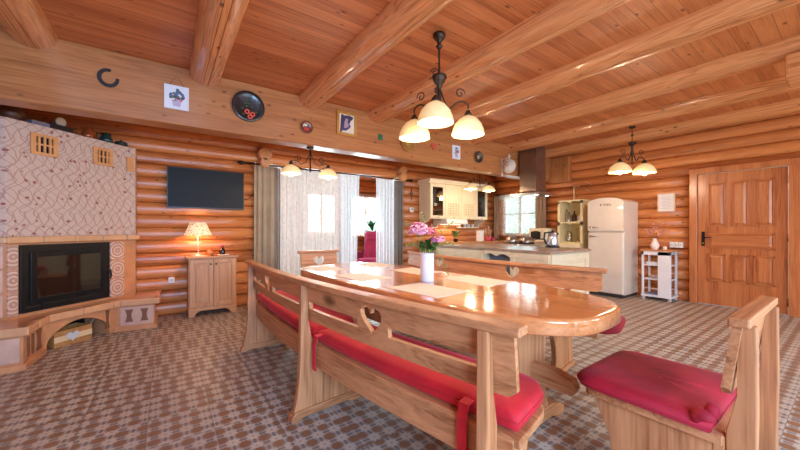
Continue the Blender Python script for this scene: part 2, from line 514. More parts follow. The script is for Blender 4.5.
# surface cable duct on the kitchen wall
struct(obj('trim_15', MB().tube([(6.79, 3.46, 2.16), (6.79, 3.2, 2.14), (6.79, 3.06, 2.02)], .005, 6).tube([(6.79, 3.46, 2.0), (6.79, 3.2, 1.98), (6.79, 3.1, 1.9)], .005, 6), plain('duct_white', (206, 170, 138))))
struct(obj('trim_16', MB().box(6.78, 6.81, 3.40, 3.415, 1.0, 2.03).box(6.78, 6.81, 3.30, 3.415, 2.015, 2.03), plain('duct_cream', (226, 190, 140))))

# windows
WIN = plain('window_paint', (232, 226, 214), .4)
def window(n, axis, pos, a0, a1, z0, z1, mull, bars, fmat, th=.07, sill=True):
    w = thing('window_%d' % n, 'window', 'window', ((a0+a1)/2, pos, z0) if axis == 'y' else (pos, (a0+a1)/2, z0))
    del w['label']; del w['category']; w['kind'] = 'structure'
    mb = frame_rect(MB(), axis, pos, th, a0, a1, z0, z1, .06)
    for m in mull:
        mb.box(m-.035, m+.035, pos+.005, pos+th-.005, z0+.05, z1-.05) if axis == 'y' else mb.box(pos+.005, pos+th-.005, m-.035, m+.035, z0+.05, z1-.05)
    for b in bars:
        mb.box(a0+.05, a1-.05, pos+.012, pos+th-.012, b-.018, b+.018) if axis == 'y' else mb.box(pos+.012, pos+th-.012, a0+.05, a1-.05, b-.018, b+.018)
    obj('window_frame', mb, fmat, w, bevel=.004)
    g = MB(); e = .055
    g.box(a0+e, a1-e, pos+th*.5-.003, pos+th*.5+.003, z0+e, z1-e) if axis == 'y' else g.box(pos+th*.5-.003, pos+th*.5+.003, a0+e, a1-e, z0+e, z1-e)
    obj('pane', g, mat_glass('window_glass'), w)
    if sill:
        s = MB()
        s.box(a0-.05, a1+.05, pos-.14, pos+.02, z0-.03, z0) if axis == 'y' else s.box(pos-.14, pos+.02, a0-.05, a1+.05, z0-.03, z0)
        obj('window_sill', s, trimw('x' if axis == 'y' else 'y'), w, bevel=.005)
    return w
PW = wood('window_pine', 'z', (214, 140, 84), (184, 106, 58), .35, knots=0)
window(1, 'y', 8.02, 2.85, 3.66, 1.02, 2.10, [3.255], [1.62], PW)
window(2, 'y', 8.02, 3.98, 5.06, .95, 2.08, [4.52], [1.6], PW)
window(3, 'y', 8.02, 1.25, 2.15, .98, 2.12, [1.70], [1.62], PW)
window(4, 'x', 6.84, 4.24, 5.16, 1.0, 2.0, [4.70], [1.52], WIN)
for i, (a0, a1, z0, z1, ms) in enumerate([(-1.0, .9, .85, 2.2, (-.05,)), (1.5, 3.4, .1, 2.2, (2.45,)), (4.0, 5.9, .85, 2.2, (4.95,))]):
    mb = frame_rect(MB(), 'y', -2.27, .07, a0, a1, z0, z1, .06)
    for m in ms: mb.box(m-.035, m+.035, -2.265, -2.205, z0, z1)
    struct(obj('window_%d' % (5+i), mb, PW))

# door with seven raised panels
d = thing('door_1', 'x', 'x', (6.80, 1.03, 0)); del d['label']; del d['category']; d['kind'] = 'structure'
fr = MB().box(6.76, 6.90, 1.49, 1.585, 0, 2.10).box(6.76, 6.90, .28, .565, 0, 2.10).box(6.75, 6.90, .28, 1.585, 2.01, 2.10)
obj('door_frame', fr, trimw('z'), d, bevel=.006)
obj('door_leaf', MB().box(6.80, 6.845, .572, 1.487, .008, 2.005), trimw('z'), d, bevel=.003)
def raised(y0, y1, z0, z1, ax):
    mb = MB(); b = .035
    # sunken moulding ring then raised field
    for (p0, p1, q0, q1) in ((y0, y0+.016, z0, z1), (y1-.016, y1, z0, z1), (y0, y1, z0, z0+.016), (y0, y1, z1-.016, z1)):
        mb.box(6.786, 6.805, p0, p1, q0, q1)
    L = [[(6.802, a, c) for a, c in ((y0+.016, z0+.016), (y1-.016, z0+.016), (y1-.016, z1-.016), (y0+.016, z1-.016))],
         [(6.783, a, c) for a, c in ((y0+b+.016, z0+b+.016), (y1-b-.016, z0+b+.016), (y1-b-.016, z1-b-.016), (y0+b+.016, z1-b-.016))]]
    o = len(mb.v); mb.v += L[0]+L[1]
    for k in range(4):
        k2 = (k+1) % 4; mb.f.append([o+k, o+k2, o+4+k2, o+4+k]); mb.sm.append(False)
    mb.f.append([o+4, o+5, o+6, o+7]); mb.sm.append(False)
    obj('panel', mb, trimw(ax), d)
for z0, z1 in ((1.20, 1.87), (.37, .78)):
    for y0, y1 in ((1.175, 1.375), (.935, 1.125), (.685, .885)): raised(y0, y1, z0, z1, 'z')
raised(.685, 1.375, .87, 1.10, 'y')
IRON = plain('black_iron', (34, 32, 30), .42, Metallic=.7)
hd = obj('door_handle', MB().box(6.79, 6.802, 1.405, 1.445, .90, 1.12).tube([(6.80, 1.425, 1.03), (6.755, 1.425, 1.03), (6.75, 1.40, 1.03), (6.75, 1.315, 1.035)], [.009, .009, .008, .006], 8), IRON, d, bevel=.003)
obj('keyhole', MB().ball((6.79, 1.425, .94), (.006, .009, .012), 8, 6), plain('brass', (190, 160, 90), .3, Metallic=.9), hd)
for z in (.17, 1.04, 1.82):
    obj('hinge', MB().lathe([(.011, 0), (.011, .09), (.006, .1), (.004, .11)], 10, (6.79, .568, z-.05)), plain('hinge_steel', (150, 140, 125), .35, Metallic=.9), d)
# ------------------------------------------------------------ dining set
def superloop(cx, cy, rx, ry, e, n, z=None, inset=0):
    L = []
    for k in range(n):
        t = 2*PI*k/n; c, s = math.cos(t), math.sin(t)
        x = cx+(rx-inset)*math.copysign(abs(c)**(2/e), c); y = cy+(ry-inset)*math.copysign(abs(s)**(2/e), s)
        L.append((x, y) if z is None else (x, y, z))
    return L
# long oval table
TX, TY = 1.65, 2.14
tb = thing('dining_table', 'long glossy pine table with rounded ends standing between the benches', 'table', (TX, TY, 0))
def tl(z, i):
    L = []
    for k in range(96):
        t = 2*PI*k/96; c, s = math.cos(t), math.sin(t)
        e = 3.1 if s < 0 else 4.5
        x = TX+(.535-i)*math.copysign(abs(c)**(2/e), c)
        y = TY+((1.45 if s < 0 else 1.42)-i)*math.copysign(abs(s)**(2/e), s); L.append((x, y, z))
    return L
obj('tabletop', MB().rings([tl(.682, .012), tl(.685, .004), tl(.692, 0), tl(.744, 0), tl(.752, .002), tl(.757, .007), tl(.7595, .014), tl(.76, .024), tl(.76, .06)]), tablew('y'), tb)
for y in (1.12, 3.12):
    leg = [(-.20, .06), (-.15, .16), (-.13, .34), (-.15, .52), (-.22, .64), (-.24, .682), (.24, .682), (.22, .64), (.15, .52), (.13, .34), (.15, .16), (.20, .06)]
    obj('leg', MB().prism([(TX+a, b) for a, b in leg], 'y', y-.035, y+.035), benchw('z'), tb, bevel=.008)
    ft = [(-.36, 0), (-.36, .04), (-.30, .075), (-.2, .10), (.2, .10), (.30, .075), (.36, .04), (.36, 0), (.26, 0), (.22, .02), (-.22, .02), (-.26, 0)]
    obj('foot', MB().prism([(TX+a, b) for a, b in ft], 'y', y-.045, y+.045), benchw('x'), tb, bevel=.008)
st = [(.86, .30), (.84, .34), (.86, .385), (.95, .405), (3.3, .405), (3.38, .36), (3.36, .30)]
obj('stretcher', MB().prism(st, 'x', TX-.03, TX+.03), benchw('y'), tb, bevel=.006)

TROT = math.radians(3.2); tb.rotation_euler = (0, 0, TROT)
# placemats lying on the table
MATM = mat_cloth('placemat_weave', (226, 204, 184), .6, .1, .04)
for i, (x, y, w_, h_, rz, lb) in enumerate([
        (1.36, 3.18, .30, .44, .02, 'beige placemat at the far corner of the table near the lace curtain side'),
        (1.95, 3.16, .30, .42, -.02, 'beige placemat at the far right corner before the armchair view'),
        (1.36, 2.45, .30, .44, .03, 'beige placemat halfway along the table behind the vase'),
        (1.38, 1.68, .31, .45, .05, 'beige placemat directly in front of the white flower vase'),
        (1.95, 1.72, .31, .45, -.04, 'beige placemat right of the vase beside the heart-cut far bench'),
        (1.95, 2.45, .30, .44, .0, 'beige placemat behind the vase on the kitchen side of the table')]):
    m = MB().box(-w_/2, w_/2, -h_/2, h_/2, 0, .0025)
    o = obj('placemat', m, MATM, local=True); o.location = (TX+(x-TX)*math.cos(TROT)-(y-TY)*math.sin(TROT), TY+(x-TX)*math.sin(TROT)+(y-TY)*math.cos(TROT), .7602); o.rotation_euler = (0, 0, rz+TROT)
    tag(o, lb, 'placemat', 'placemats on the dining table')

# vase with peonies
t = thing('flower_vase', 'tall white ceramic vase holding pink flowers on the table', 'vase', (1.64, 1.94, .76))
VX, VY = 1.64, 1.94
obj('vase_body', MB().lathe([(.049, 0), (.053, .004), (.053, .21), (.052, .216), (.048, .216), (.047, .03), (.001, .03)], 32, (VX, VY, .7605), cap=False), plain('white_ceramic', (240, 240, 244), .25, .02), t)
PET = mat_cloth('peony_petal', (248, 172, 196), .6, .3, .1); PET2 = mat_cloth('pink_petal', (240, 130, 156), .6, .3, .12)
LEAF = plain('leaf_green', (70, 116, 50), .5, .2); STEM = plain('stem_green', (120, 140, 74), .6)
def bloom(c, R, n, seed):
    rnd = random.Random(seed); mb = MB()
    for k in range(n):
        f = (k+.5)/n
        th = k*2.39996; el = PI/2*(1-f*1.35)
        L = R*(.75+.3*f); w_ = R*.55*(.7+.5*f)
        M = Matrix.Translation(c) @ Matrix.Rotation(th, 4, 'Z') @ Matrix.Rotation(-el*.95, 4, 'Y') @ Matrix.Rotation(rnd.uniform(-.4, .4), 4, 'X')
        V = []; F = []
        for j in range(5):
            q = j/4
            for i in range(5):
                p = i/4-.5
                wid = w_*math.sin(PI*(.12+.80*q))**.7
                V.append((L*q, p*2*wid, R*.30*math.sin(PI*q*.9)*(1-2.2*p*p)+R*.1*math.sin(9*p+k)*q))
        for j in range(4):
            for i in range(4): F.append((j*5+i, j*5+i+1, j*5+6+i, j*5+5+i))
        mb.add(V, F, True, M)
    return mb
def leaf(mb, base, tip, w_, bend=.02):
    b, e = Vector(base), Vector(tip); d = e-b; side = d.cross(Vector((0, 0, 1)))
    if side.length < 1e-4: side = Vector((1, 0, 0))
    side.normalize(); V = []
    for j in range(6):
        q = j/5; p = b+d*q+Vector((0, 0, bend*math.sin(PI*q))); ww = w_*math.sin(PI*min(.98, .06+q*.92))
        V += [p-side*ww, p+Vector((0, 0, -.12*ww)), p+side*ww]
    F = []
    for j in range(5):
        for i in range(2): F.append((j*3+i, j*3+i+1, j*3+4+i, j*3+3+i))
    mb.add(V, F, True); return mb
Zv = .985
def vp(du, z, back=0): return (VX+.814*du+.581*back, VY-.581*du+.814*back, z)
def flower(name, label, c, R, n, mat, seed, group=None):
    cx, cy, cz = c
    f = thing(name, label, 'flower', (VX, VY, .80), group)
    obj('blossom', bloom((cx, cy, cz), R, n, seed), mat, f, base=True)
    obj('stem', MB().tube([(VX+(cx-VX)*.1, VY+(cy-VY)*.1, .80), (VX+(cx-VX)*.3, VY+(cy-VY)*.3, 1.0), (cx, cy, cz-.01)], .003, 6), STEM, f)
    mb = MB()
    rnd = random.Random(seed)
    for k in range(7):
        a = rnd.uniform(0, 6.28); l = rnd.uniform(.06, .10)
        p = (VX+(cx-VX)*.5, VY+(cy-VY)*.5, Zv+rnd.uniform(0, .06)); leaf(mb, p, (p[0]+l*math.cos(a), p[1]+l*math.sin(a), p[2]+rnd.uniform(-.02, .05)), .024)
    obj('leaves', mb, LEAF, f)
flower('peony', 'largest pale pink peony, left of the bouquet in the white vase', vp(-.066, 1.15, -.02), .080, 52, PET, 3)
flower('peony', 'smaller deep pink blossom in the middle of the vase bouquet', vp(.022, 1.14, .01), .046, 28, PET2, 5)
flower('peony', 'drooping pink flower low on the right side of the vase bouquet', vp(.098, 1.08), .042, 26, PET, 8)
flower('peony', 'mauve blossom between the dark leaves at the centre of the vase bouquet', vp(.045, 1.075, -.03), .032, 22, mat_cloth('mauve_petal', (176, 96, 150), .6, .3, .1), 11)
def sprig(label, tip, seed, droop=0):
    f = thing('greenery_sprig', label, 'sprig', (VX, VY, .80), 'greenery in the flower vase')
    s0 = Vector((VX, VY, .93)); tp = Vector(tip); pts = []
    for k in range(8):
        q = k/7; p = s0.lerp(tp, q); p.z += .05*math.sin(PI*q)+droop*q*q; pts.append(p)
    obj('stem', MB().tube(pts, [.0022]*7+[.001], 5), STEM, f)
    mb = MB(); rnd = random.Random(seed)
    for p in pts[3:]:
        for k in range(3):
            a = rnd.uniform(0, 6.28); leaf(mb, p, p+Vector((.022*math.cos(a), .022*math.sin(a), rnd.uniform(-.01, .02))), .006)
    obj('leaves', mb, plain('sprig_green', (150, 160, 90), .6, .2), f)
sprig('thin upright green sprig above the large peony', vp(-.04, 1.27), 1)
sprig('green sprig leaning left out of the flower vase', vp(-.15, 1.20), 2)
sprig('green sprig reaching far right over the table from the vase', vp(.20, 1.03), 4)
sprig('thin tendril hanging down to the table right of the vase', vp(.16, .99), 6, -.19)
sprig('short leafy sprig hanging over the left rim of the vase', vp(-.16, 1.02), 9)
sprig('green sprig rising behind the deep pink blossom in the vase', vp(.19, 1.19), 12)

# benches
CRD = mat_cloth('crimson_velvet', (164, 8, 36), .8, .3, .2)
CR = mat_cloth('red_velvet', (196, 22, 36), .75, .5, .14)
def heartpoly(s, z, w_, h_, n=22):
    L = []
    for k in range(n):
        t = 2*PI*k/n
        x = 16*math.sin(t)**3; y = 13*math.cos(t)-5*math.cos(2*t)-2*math.cos(3*t)-math.cos(4*t)
        L.append((s+x/32*w_, z+(y+2.5)/29*h_))
    return L
def dens(a, b, step=.09):
    n = max(1, int(abs(b-a)/step)); return [a+(b-a)*k/n for k in range(n)]
def rectpoly(s0, s1, z0, z1):
    return [(s, z0) for s in dens(s0, s1)]+[(s1, z0), (s1, (z0+z1)/2)]+[(s, z1) for s in dens(s1, s0)]+[(s0, z1), (s0, (z0+z1)/2)]
LEAN = .13
def bench(t, path, s0, s1, posts, hearts, seat, inner_round, grain, flare=1.0, capw=(-.052, .022), top=.85, slot=(.668, .715), bot=.595, hz=(.722, .155, .145)):
    """path(s) -> point and unit normal towards the table; the back leans out, the seat follows the curve"""
    def at(s, off, z):
        (px, py), (nx, ny) = path(s); return (px+nx*off, py+ny*off, z)
    def back_off(z): return LEAN*(top-z)
    W = benchw(grain)
    # back board with slots and hearts
    outer = [(s, bot) for s in dens(s0+.03, s1-.03)]+[(s1-.03, bot), (s1, bot+.025), (s1, .70), (s1-.0, top-.03)]+[(s, top-.03) for s in dens(s1, s0)][1:]+[(s0, top-.03), (s0, .70), (s0, bot+.025)]
    holes = []
    edges = sorted(set([s0+.10]+list(posts)+[s1-.10]))
    for h in hearts:
        holes.append(heartpoly(h, *hz))
    cuts = [(a, b) for a, b in zip(edges, edges[1:]) if b-a > .2]
    for a, b in (cuts if slot else ()):
        a2, b2 = a+.03, b-.03
        hs = [h for h in hearts if a2 < h < b2]
        if not hs: holes.append(rectpoly(a2, b2, *slot)); continue
        lo = a2
        for h in hs:
            if h-.112-lo > .05: holes.append(rectpoly(lo, h-.112, *slot))
            lo = h+.112
        if b2-lo > .05: holes.append(rectpoly(lo, b2, *slot))
    loops = [outer]+holes
    flat = [p for l in loops for p in l]
    tri = tessellate_polygon([[Vector((p[0], p[1], 0)) for p in l] for l in loops])
    n = len(flat); TH = .024
    bm = bmesh.new()
    va = [bm.verts.new((p[0], p[1], 0)) for p in flat]; vb = [bm.verts.new((p[0], p[1], 1)) for p in flat]
    def face(l):
        try: bm.faces.new(l)
        except ValueError: pass
    for q in tri: face([va[i] for i in q]); face([vb[i] for i in reversed(q)])
    o = 0
    for l in loops:
        m = len(l)
        for i in range(m):
            j = (i+1) % m; face([va[o+i], va[o+j], vb[o+j], vb[o+i]])
        o += m
    x = s0+.07
    while x < s1:
        bmesh.ops.bisect_plane(bm, geom=bm.verts[:]+bm.edges[:]+bm.faces[:], plane_co=(x, 0, 0), plane_no=(1, 0, 0), dist=1e-5); x += .07
    bmesh.ops.triangulate(bm, faces=bm.faces[:])
    bad = [f for f in bm.faces if f.calc_area() < 1e-9]
    bmesh.ops.delete(bm, geom=bad, context='FACES_ONLY')
    bm.verts.ensure_lookup_table(); bm.verts.index_update()
    mb = MB(); mb.v = [at(v.co.x, back_off(v.co.y)-TH*v.co.z, v.co.y) for v in bm.verts]
    mb.f = [[v.index for v in f.verts] for f in bm.faces]; mb.sm = [False]*len(mb.f); bm.free()
    obj('backrest', mb, W, t)
    # cap rail
    ss = dens(s0-.03, s1+.03, .08)+[s1+.03]
    def sweep(offz, ss=ss):
        loops = [[at(s, a, z) for a, z in offz] for s in ss]
        m = MB(); k = len(offz); V = [p for l in loops for p in l]; F = []
        for i in range(len(ss)-1):
            for q in range(k): F.append((i*k+q, i*k+(q+1) % k, (i+1)*k+(q+1) % k, (i+1)*k+q))
        F += [tuple(range(k)), tuple((len(ss)-1)*k+q for q in range(k))]
        m.add(V, F); return m
    obj('top_rail', sweep([(capw[0], top-.032), (capw[1], top-.032), (capw[1], top), (capw[0], top)]), W, t, bevel=.006)
    obj('seat_rail', sweep([(.025, .315), (.058, .315), (.058, .445), (.025, .445)], dens(s0+.02, s1-.02, .08)+[s1-.02]), W, t, bevel=.004)
    # seat board: rounded inner corners
    def seatloop(a0, a1, o0, o1, r, z):
        N = 40 if s1-s0 > 1 else 12
        L = [at(a0+(a1-a0)*q/N, o0, z) for q in range(N+1)]
        for k in range(7):
            q = PI/2*k/6; L.append(at(a1-r+r*math.cos(q), o1-r+r*math.sin(q), z))
        L += [at(a1-r+(a0+r-a1+r)*q/N, o1, z) for q in range(1, N)]
        for k in range(7):
            q = PI/2+PI/2*k/6; L.append(at(a0+r+r*math.cos(q), o1-r+r*math.sin(q), z))
        return L
    r = inner_round
    obj('seat', MB().rings([seatloop(s0, s1, .03, seat, r, .418), seatloop(s0, s1, .03, seat, r, .45)], smooth=False), W, t, bevel=.005)
    # trestles: a post behind the back, a tapered panel and a foot
    for s in posts:
        (px, py), (nx, ny) = path(s); M = Matrix(((-ny, nx, 0, px), (nx, ny, 0, py), (0, 0, 1, 0), (0, 0, 0, 1)))
        pst = [(-.05-.045*flare, .05), (-.05-.028*flare, .12), (-.05-.013*flare, .22), (-.05-.006*flare, .34), (-.052, .55), (-.050, top-.032), (-.004, top-.032), (-.004, .60), (.024, .46), (.024, .05)]
        obj('post', MB().prism(pst, 'x', -.021, .021, M=M), benchw('z'), t, bevel=.005)
        pan = [(.024, .06), (.024, .418), (seat-.05, .418), (seat-.06, .36), (seat-.10, .27), (seat-.115, .17), (seat-.08, .06)]
        obj('leg', MB().prism(pan, 'x', -.018, .018, M=M), benchw('z'), t, bevel=.004)
        e = -.06-.055*flare
        ft = [(e, 0), (e, .03), (e+.03, .062), (seat-.07, .062), (seat-.03, .03), (seat-.03, 0), (seat-.10, 0), (seat-.13, .015), (e+.08, .015), (e+.05, 0)]
        obj('foot', MB().prism(ft, 'x', -.032, .032, M=M), benchw('x'), t, bevel=.005)
    def cushion(label, a0, a1, ties=(), o0=.055, o1=seat+.005, r=None, group=None, mat=CR, ht=.075):
        c = (a0+a1)/2
        root = thing('seat_cushion', label, 'cushion', at(c, seat/2, .451), group)
        rr = r or inner_round*.8
        def lp(z, i): return seatloop(a0+i, a1-i, o0+i, o1-i, max(.004, rr-i), z)
        mb = MB().rings([lp(.4515, .02), lp(.457, .006), lp(.468, 0), lp(.45+ht-.022, 0), lp(.45+ht-.008, .008), lp(.45+ht, .022), lp(.45+ht+.004, .06), lp(.45+ht+.006, (o1-o0)/2-.012)])
        obj('pad', mb, mat, root)
        # piping seam round the waist
        seam = lp(.45+ht*.52, -.001)
        obj('piping', MB().tube(seam, .004, 5, closed=True), mat, root)
        for s in ties:
            loops = []
            po = [(.060, .512), (.018, .508), (.006, .46), (.004, .38), (.008, .30)]
            pi_ = [(.060, .506), (.024, .502), (.012, .458), (.010, .38), (.014, .30)]
            V = []
            for (oa, za), (ob, zb) in zip(po, pi_):
                V += [at(s-.02, oa, za), at(s+.02, oa, za), at(s+.02, ob, zb), at(s-.02, ob, zb)]
            F = [(0, 1, 2, 3), (16, 17, 18, 19)]
            for i in range(4):
                for q in range(4): F.append((i*4+q, i*4+(q+1) % 4, i*4+4+(q+1) % 4, i*4+4+q))
            obj('tie', MB().add(V, F), mat, root)
        return root
    return cushion

def near_path(s):
    x = .68+.0505*(2.9-s)**2; dx = -.101*(2.9-s); l = math.hypot(1, dx)
    return (x, s), (1/l, -dx/l)
t = thing('long_bench', 'long curved wooden bench with heart cutouts, its back turned to the camera', 'bench', (.85, 2.1, 0))
cu = bench(t, near_path, .655, 3.58, [.75, 2.0, 3.40], [1.35, 2.78], .40, .16, 'y')
cu('red seat cushion on the curved front bench, nearer half with rounded end', .67, 1.985, [.86, 1.93])
cu('red seat cushion on the curved front bench, half towards the small sideboard', 2.015, 3.55, [2.09])
def far_path(s):
    x = 2.63+.10*(s-2.35)**2; dx = .2*(s-2.35); l = math.hypot(1, dx)
    return (x, s), (-1/l, dx/l)
t = thing('long_bench', 'wooden bench with heart cutouts between the table and the kitchen island', 'bench', (2.5, 2.4, 0))
cu = bench(t, far_path, 1.17, 3.72, [1.42, 2.4, 3.45], [1.90, 2.92], .42, .16, 'y', slot=None, bot=.668, hz=(.748, .15, .125))
cu('dark red cushion on the far bench, its end showing under the rounded table tip', 1.02, 2.38, [], mat=CRD)
cu('red cushion on the far bench, half nearer the curtained opening', 2.41, 3.68, [])
t = thing('short_bench', 'short wooden bench at the near table end with cushion and leaning back', 'bench', (1.9, .5, 0))
cu = bench(t, lambda s: ((s, .247), (0, 1)), 1.545, 2.09, [1.585, 2.05], [], .49, .04, 'x', flare=-.2, capw=(-.042, .012), top=.87)
cu('crimson velvet cushion with knotted corner on the near single bench', 1.515, 2.08, [], o0=.05, o1=.53, r=.09, ht=.052, mat=CRD)
# knotted ties at the corner of the near cushion
k = [o for o in COL.objects if o.name.startswith('seat_cushion')][-1]
mb = MB()
mb.ball((1.545, .325, .502), (.03, .035, .024), 14, 8).ball((1.565, .305, .518), (.026, .022, .03), 14, 8).tube([(1.55, .36, .49), (1.53, .34, .49), (1.55, .31, .50), (1.575, .30, .525)], [.012, .022, .02, .012], 8)
obj('knot', mb, CRD, k)
t = thing('short_bench', 'short wooden bench at the far table end before the lace curtain', 'bench', (1.70, 4.0, 0))
bench(t, lambda s: ((s, 4.25), (0, -1)), 1.44, 1.94, [1.49, 1.89], [1.69], .42, .04, 'x', top=.87)
# ------------------------------------------------------------ tiled stove in the corner
E1 = Vector((.7166, .6975, 0)); N1 = Vector((.6975, -.7166, 0)); P1 = Vector((-1.15, 4.40, 0))
def FM(p=P1, e=E1, n=N1):
    return Matrix(((e.x, n.x, 0, p.x), (e.y, n.y, 0, p.y), (0, 0, 1, 0), (0, 0, 0, 1)))
F1 = FM()
CLAY = plain('terracotta_glaze', (206, 142, 96), .28, .1, Coat_Weight=.4)
CLAYD = plain('terracotta_dark', (128, 80, 52), .6)
CLAYP = plain('glazed_tile_pink', (214, 172, 150), .25, .08, Coat_Weight=.4)
BLK = plain('firebox_steel', (26, 27, 29), .38, .1, Metallic=.4)
HOLLOW = plain('hollow_black', (24, 20, 18), .9, .3)  # near-black paints the dark inside the niche and vent holes
RING = mat_ring_tile()
st = thing('tiled_stove', 'corner tiled fireplace with twig-patterned chimney breast and black glass door', 'fireplace', (-1.0, 4.8, 0))
obj('hearth_base', MB().prism([(-1.56, 4.0), (-.95, 4.0), (-.925, 4.41), (-.905, 4.44), (-1.2, 4.74), (-1.56, 4.74)], 'z', 0, .29), CLAY, st, bevel=.006)
obj('hearth_base', MB().prism([(-.50, 4.82), (-.435, 4.87), (-.10, 4.83), (-.10, 5.385), (-.74, 5.385), (-.74, 5.06)], 'z', 0, .29), CLAY, st, bevel=.006)
obj('ash_niche', MB().prism([(-1.2, 4.76), (-.76, 5.20), (-.74, 5.18), (-1.18, 4.74)], 'z', .0, .29), HOLLOW, st)
C_, D_ = Vector((-.908, 4.437, 0)), Vector((-.497, 4.822, 0)); e2 = (D_-C_).normalized(); n2 = Vector((e2.y, -e2.x, 0)); LL = (D_-C_).length
arch = [(0, .29), (0, .06)]+[(LL*(.02+.96*k/14), .06+.185*math.sin(PI*(.03+.94*k/14))**.6) for k in range(15)]+[(LL, .12), (LL, .29)]
mb = MB(); mb.prism(arch, 'y', -.06, 0.0, M=FM(C_, e2, n2)); obj('arch', mb, CLAY, st)
SLAB = [(-1.56, 3.97), (-.925, 3.97), (-.89, 4.39), (-.865, 4.425), (-.47, 4.795), (-.42, 4.835), (-.06, 4.795), (-.06, 5.385), (-1.56, 5.385)]
obj('hearth_slab', MB().prism(SLAB, 'z', .29, .352), CLAY, st, bevel=.012, seg=3)
def rim(pts, z0, z1, name, mat, w_=.05, gap=.004, L=.26):
    for a, b in zip(pts, pts[1:]):
        a, b = Vector((*a, 0)), Vector((*b, 0)); d = b-a; l = d.length; n = max(1, round(l/L)); e = d/l; nn = Vector((e.y, -e.x, 0))
        for i in range(n):
            m = MB().box(l*i/n+gap/2, l*(i+1)/n-gap/2, -w_, .006, z0, z1, M=FM(a, e, nn))
            obj(name, m, mat, st, bevel=.012, seg=3)
rim([(-1.50, 3.965), (-.92, 3.965), (-.882, 4.40), (-.465, 4.79), (-.41, 4.83), (-.055, 4.79)], .285, .358, 'edge_tile', plain('edge_tile_glaze', (222, 164, 118), .25, .06, Coat_Weight=.4))
rim([(-.055, 4.79), (-.055, 5.37)], .285, .358, 'edge_tile', CLAY)
# plinth strip and inset decor on the wings
obj('plinth', MB().prism([(-1.56, 3.975), (-.93, 3.975), (-.90, 4.42), (-.93, 4.44), (-.96, 4.03), (-1.56, 4.03)], 'z', 0, .05), CLAY, st, bevel=.005)
obj('plinth', MB().prism([(-.47, 4.83), (-.435, 4.845), (-.08, 4.805), (-.08, 5.37), (-.12, 5.37), (-.12, 4.85), (-.44, 4.89)], 'z', 0, .05), CLAY, st, bevel=.005)
def hour(c, w_, h_, z):
    L = []
    for k in range(9): q = k/8; L.append((c-w_+.45*w_*math.sin(PI*q), z+h_*q))
    for k in range(9): q = 1-k/8; L.append((c+w_-.45*w_*math.sin(PI*q), z+h_*q))
    return L
a = Vector((-.435, 4.87, 0)); b = Vector((-.10, 4.83, 0)); e = (b-a).normalized(); nn = Vector((e.y, -e.x, 0)); MW = FM(a, e, nn)
obj('front_tile', MB().box(.02, .325, -.01, .006, .06, .27, M=MW), CLAYP, st, bevel=.004)
for c in (.10, .24): obj('inset', MB().prism(hour(c, .038, .14, .10), 'y', .003, .009, M=MW), CLAYD, st)
a = Vector((-.95, 4.0, 0)); b = Vector((-.925, 4.41, 0)); e = (b-a).normalized(); nn = Vector((e.y, -e.x, 0)); MW = FM(a, e, nn)
for c in (.09, .18): obj('inset', MB().box(c-.024, c+.024, -.003, .006, .08, .25, M=MW), CLAYD, st, bevel=.004)
obj('inset', MB().prism(hour(.31, .06, .19, .075), 'y', -.003, .006, M=MW), CLAYD, st)
obj('front_tile', MB().box(-1.54, -.97, 3.99, 4.01, .07, .27), CLAYP, st, bevel=.004)
obj('inset', MB().prism(hour(.535, .022, .2, .07), 'y', -.003, .004, M=FM(C_, e2, n2)), CLAYD, st)
# tiled body
BODY = [(-1.56, 4.40), (-1.15, 4.40), (-.40, 5.13), (-.30, 5.20), (-.30, 5.385), (-1.56, 5.385)]
obj('stove_body', MB().prism(BODY, 'z', .352, 1.035), CLAY, st)
for i in range(3):
    z0 = .375+i*.215
    obj('stove_tile', MB().box(.875, 1.035, -.01, .016, z0, z0+.205, M=F1), RING, st, bevel=.008, base='c')
    obj('stove_tile', MB().box(.004, .076, -.01, .016, z0, z0+.205, M=F1), RING, st, bevel=.008, base='c')
    f = obj('stove_tile', MB().box(-1.55, -1.165, 4.385, 4.41, z0, z0+.205), CLAYP, st, bevel=.01)
    obj('tile_field', MB().box(-1.53, -1.19, 4.376, 4.39, z0+.03, z0+.175), CLAY, f, bevel=.012)
# firebox
fb = obj('firebox', MB().box(.086, .862, -.02, .022, .385, 1.012, M=F1), BLK, st, bevel=.004)
dr = frame_rect(MB(), 'y', 0, .014, .15, .815, .462, .945, .05)
for i, p in enumerate(dr.v): dr.v[i] = tuple(F1 @ Vector((p[0], .022+p[1], p[2])))
fd = obj('fire_door', dr, plain('door_steel', (34, 35, 37), .3, .1, Metallic=.5), st, bevel=.004)
g = NT('smoked_glass'); p_ = g.bsdf((.012, .009, .007, 1), .06, Coat_Weight=1.0); p_.inputs['IOR'].default_value = 1.6
obj('fire_glass', MB().box(.198, .767, .018, .028, .51, .897, M=F1), g.m, fd)
obj('air_slot', MB().box(.12, .23, .018, .026, .405, .44, M=F1).box(.25, .80, .018, .03, .40, .448, M=F1), plain('slot_steel', (44, 44, 46), .3, Metallic=.6), st, bevel=.004)
hd = [F1 @ Vector(q) for q in ((.84, .03, .66), (.845, .055, .70), (.85, .06, .64), (.856, .04, .60))]
obj('door_handle', MB().tube(hd, [.007, .009, .009, .006], 8), BLK, fd)
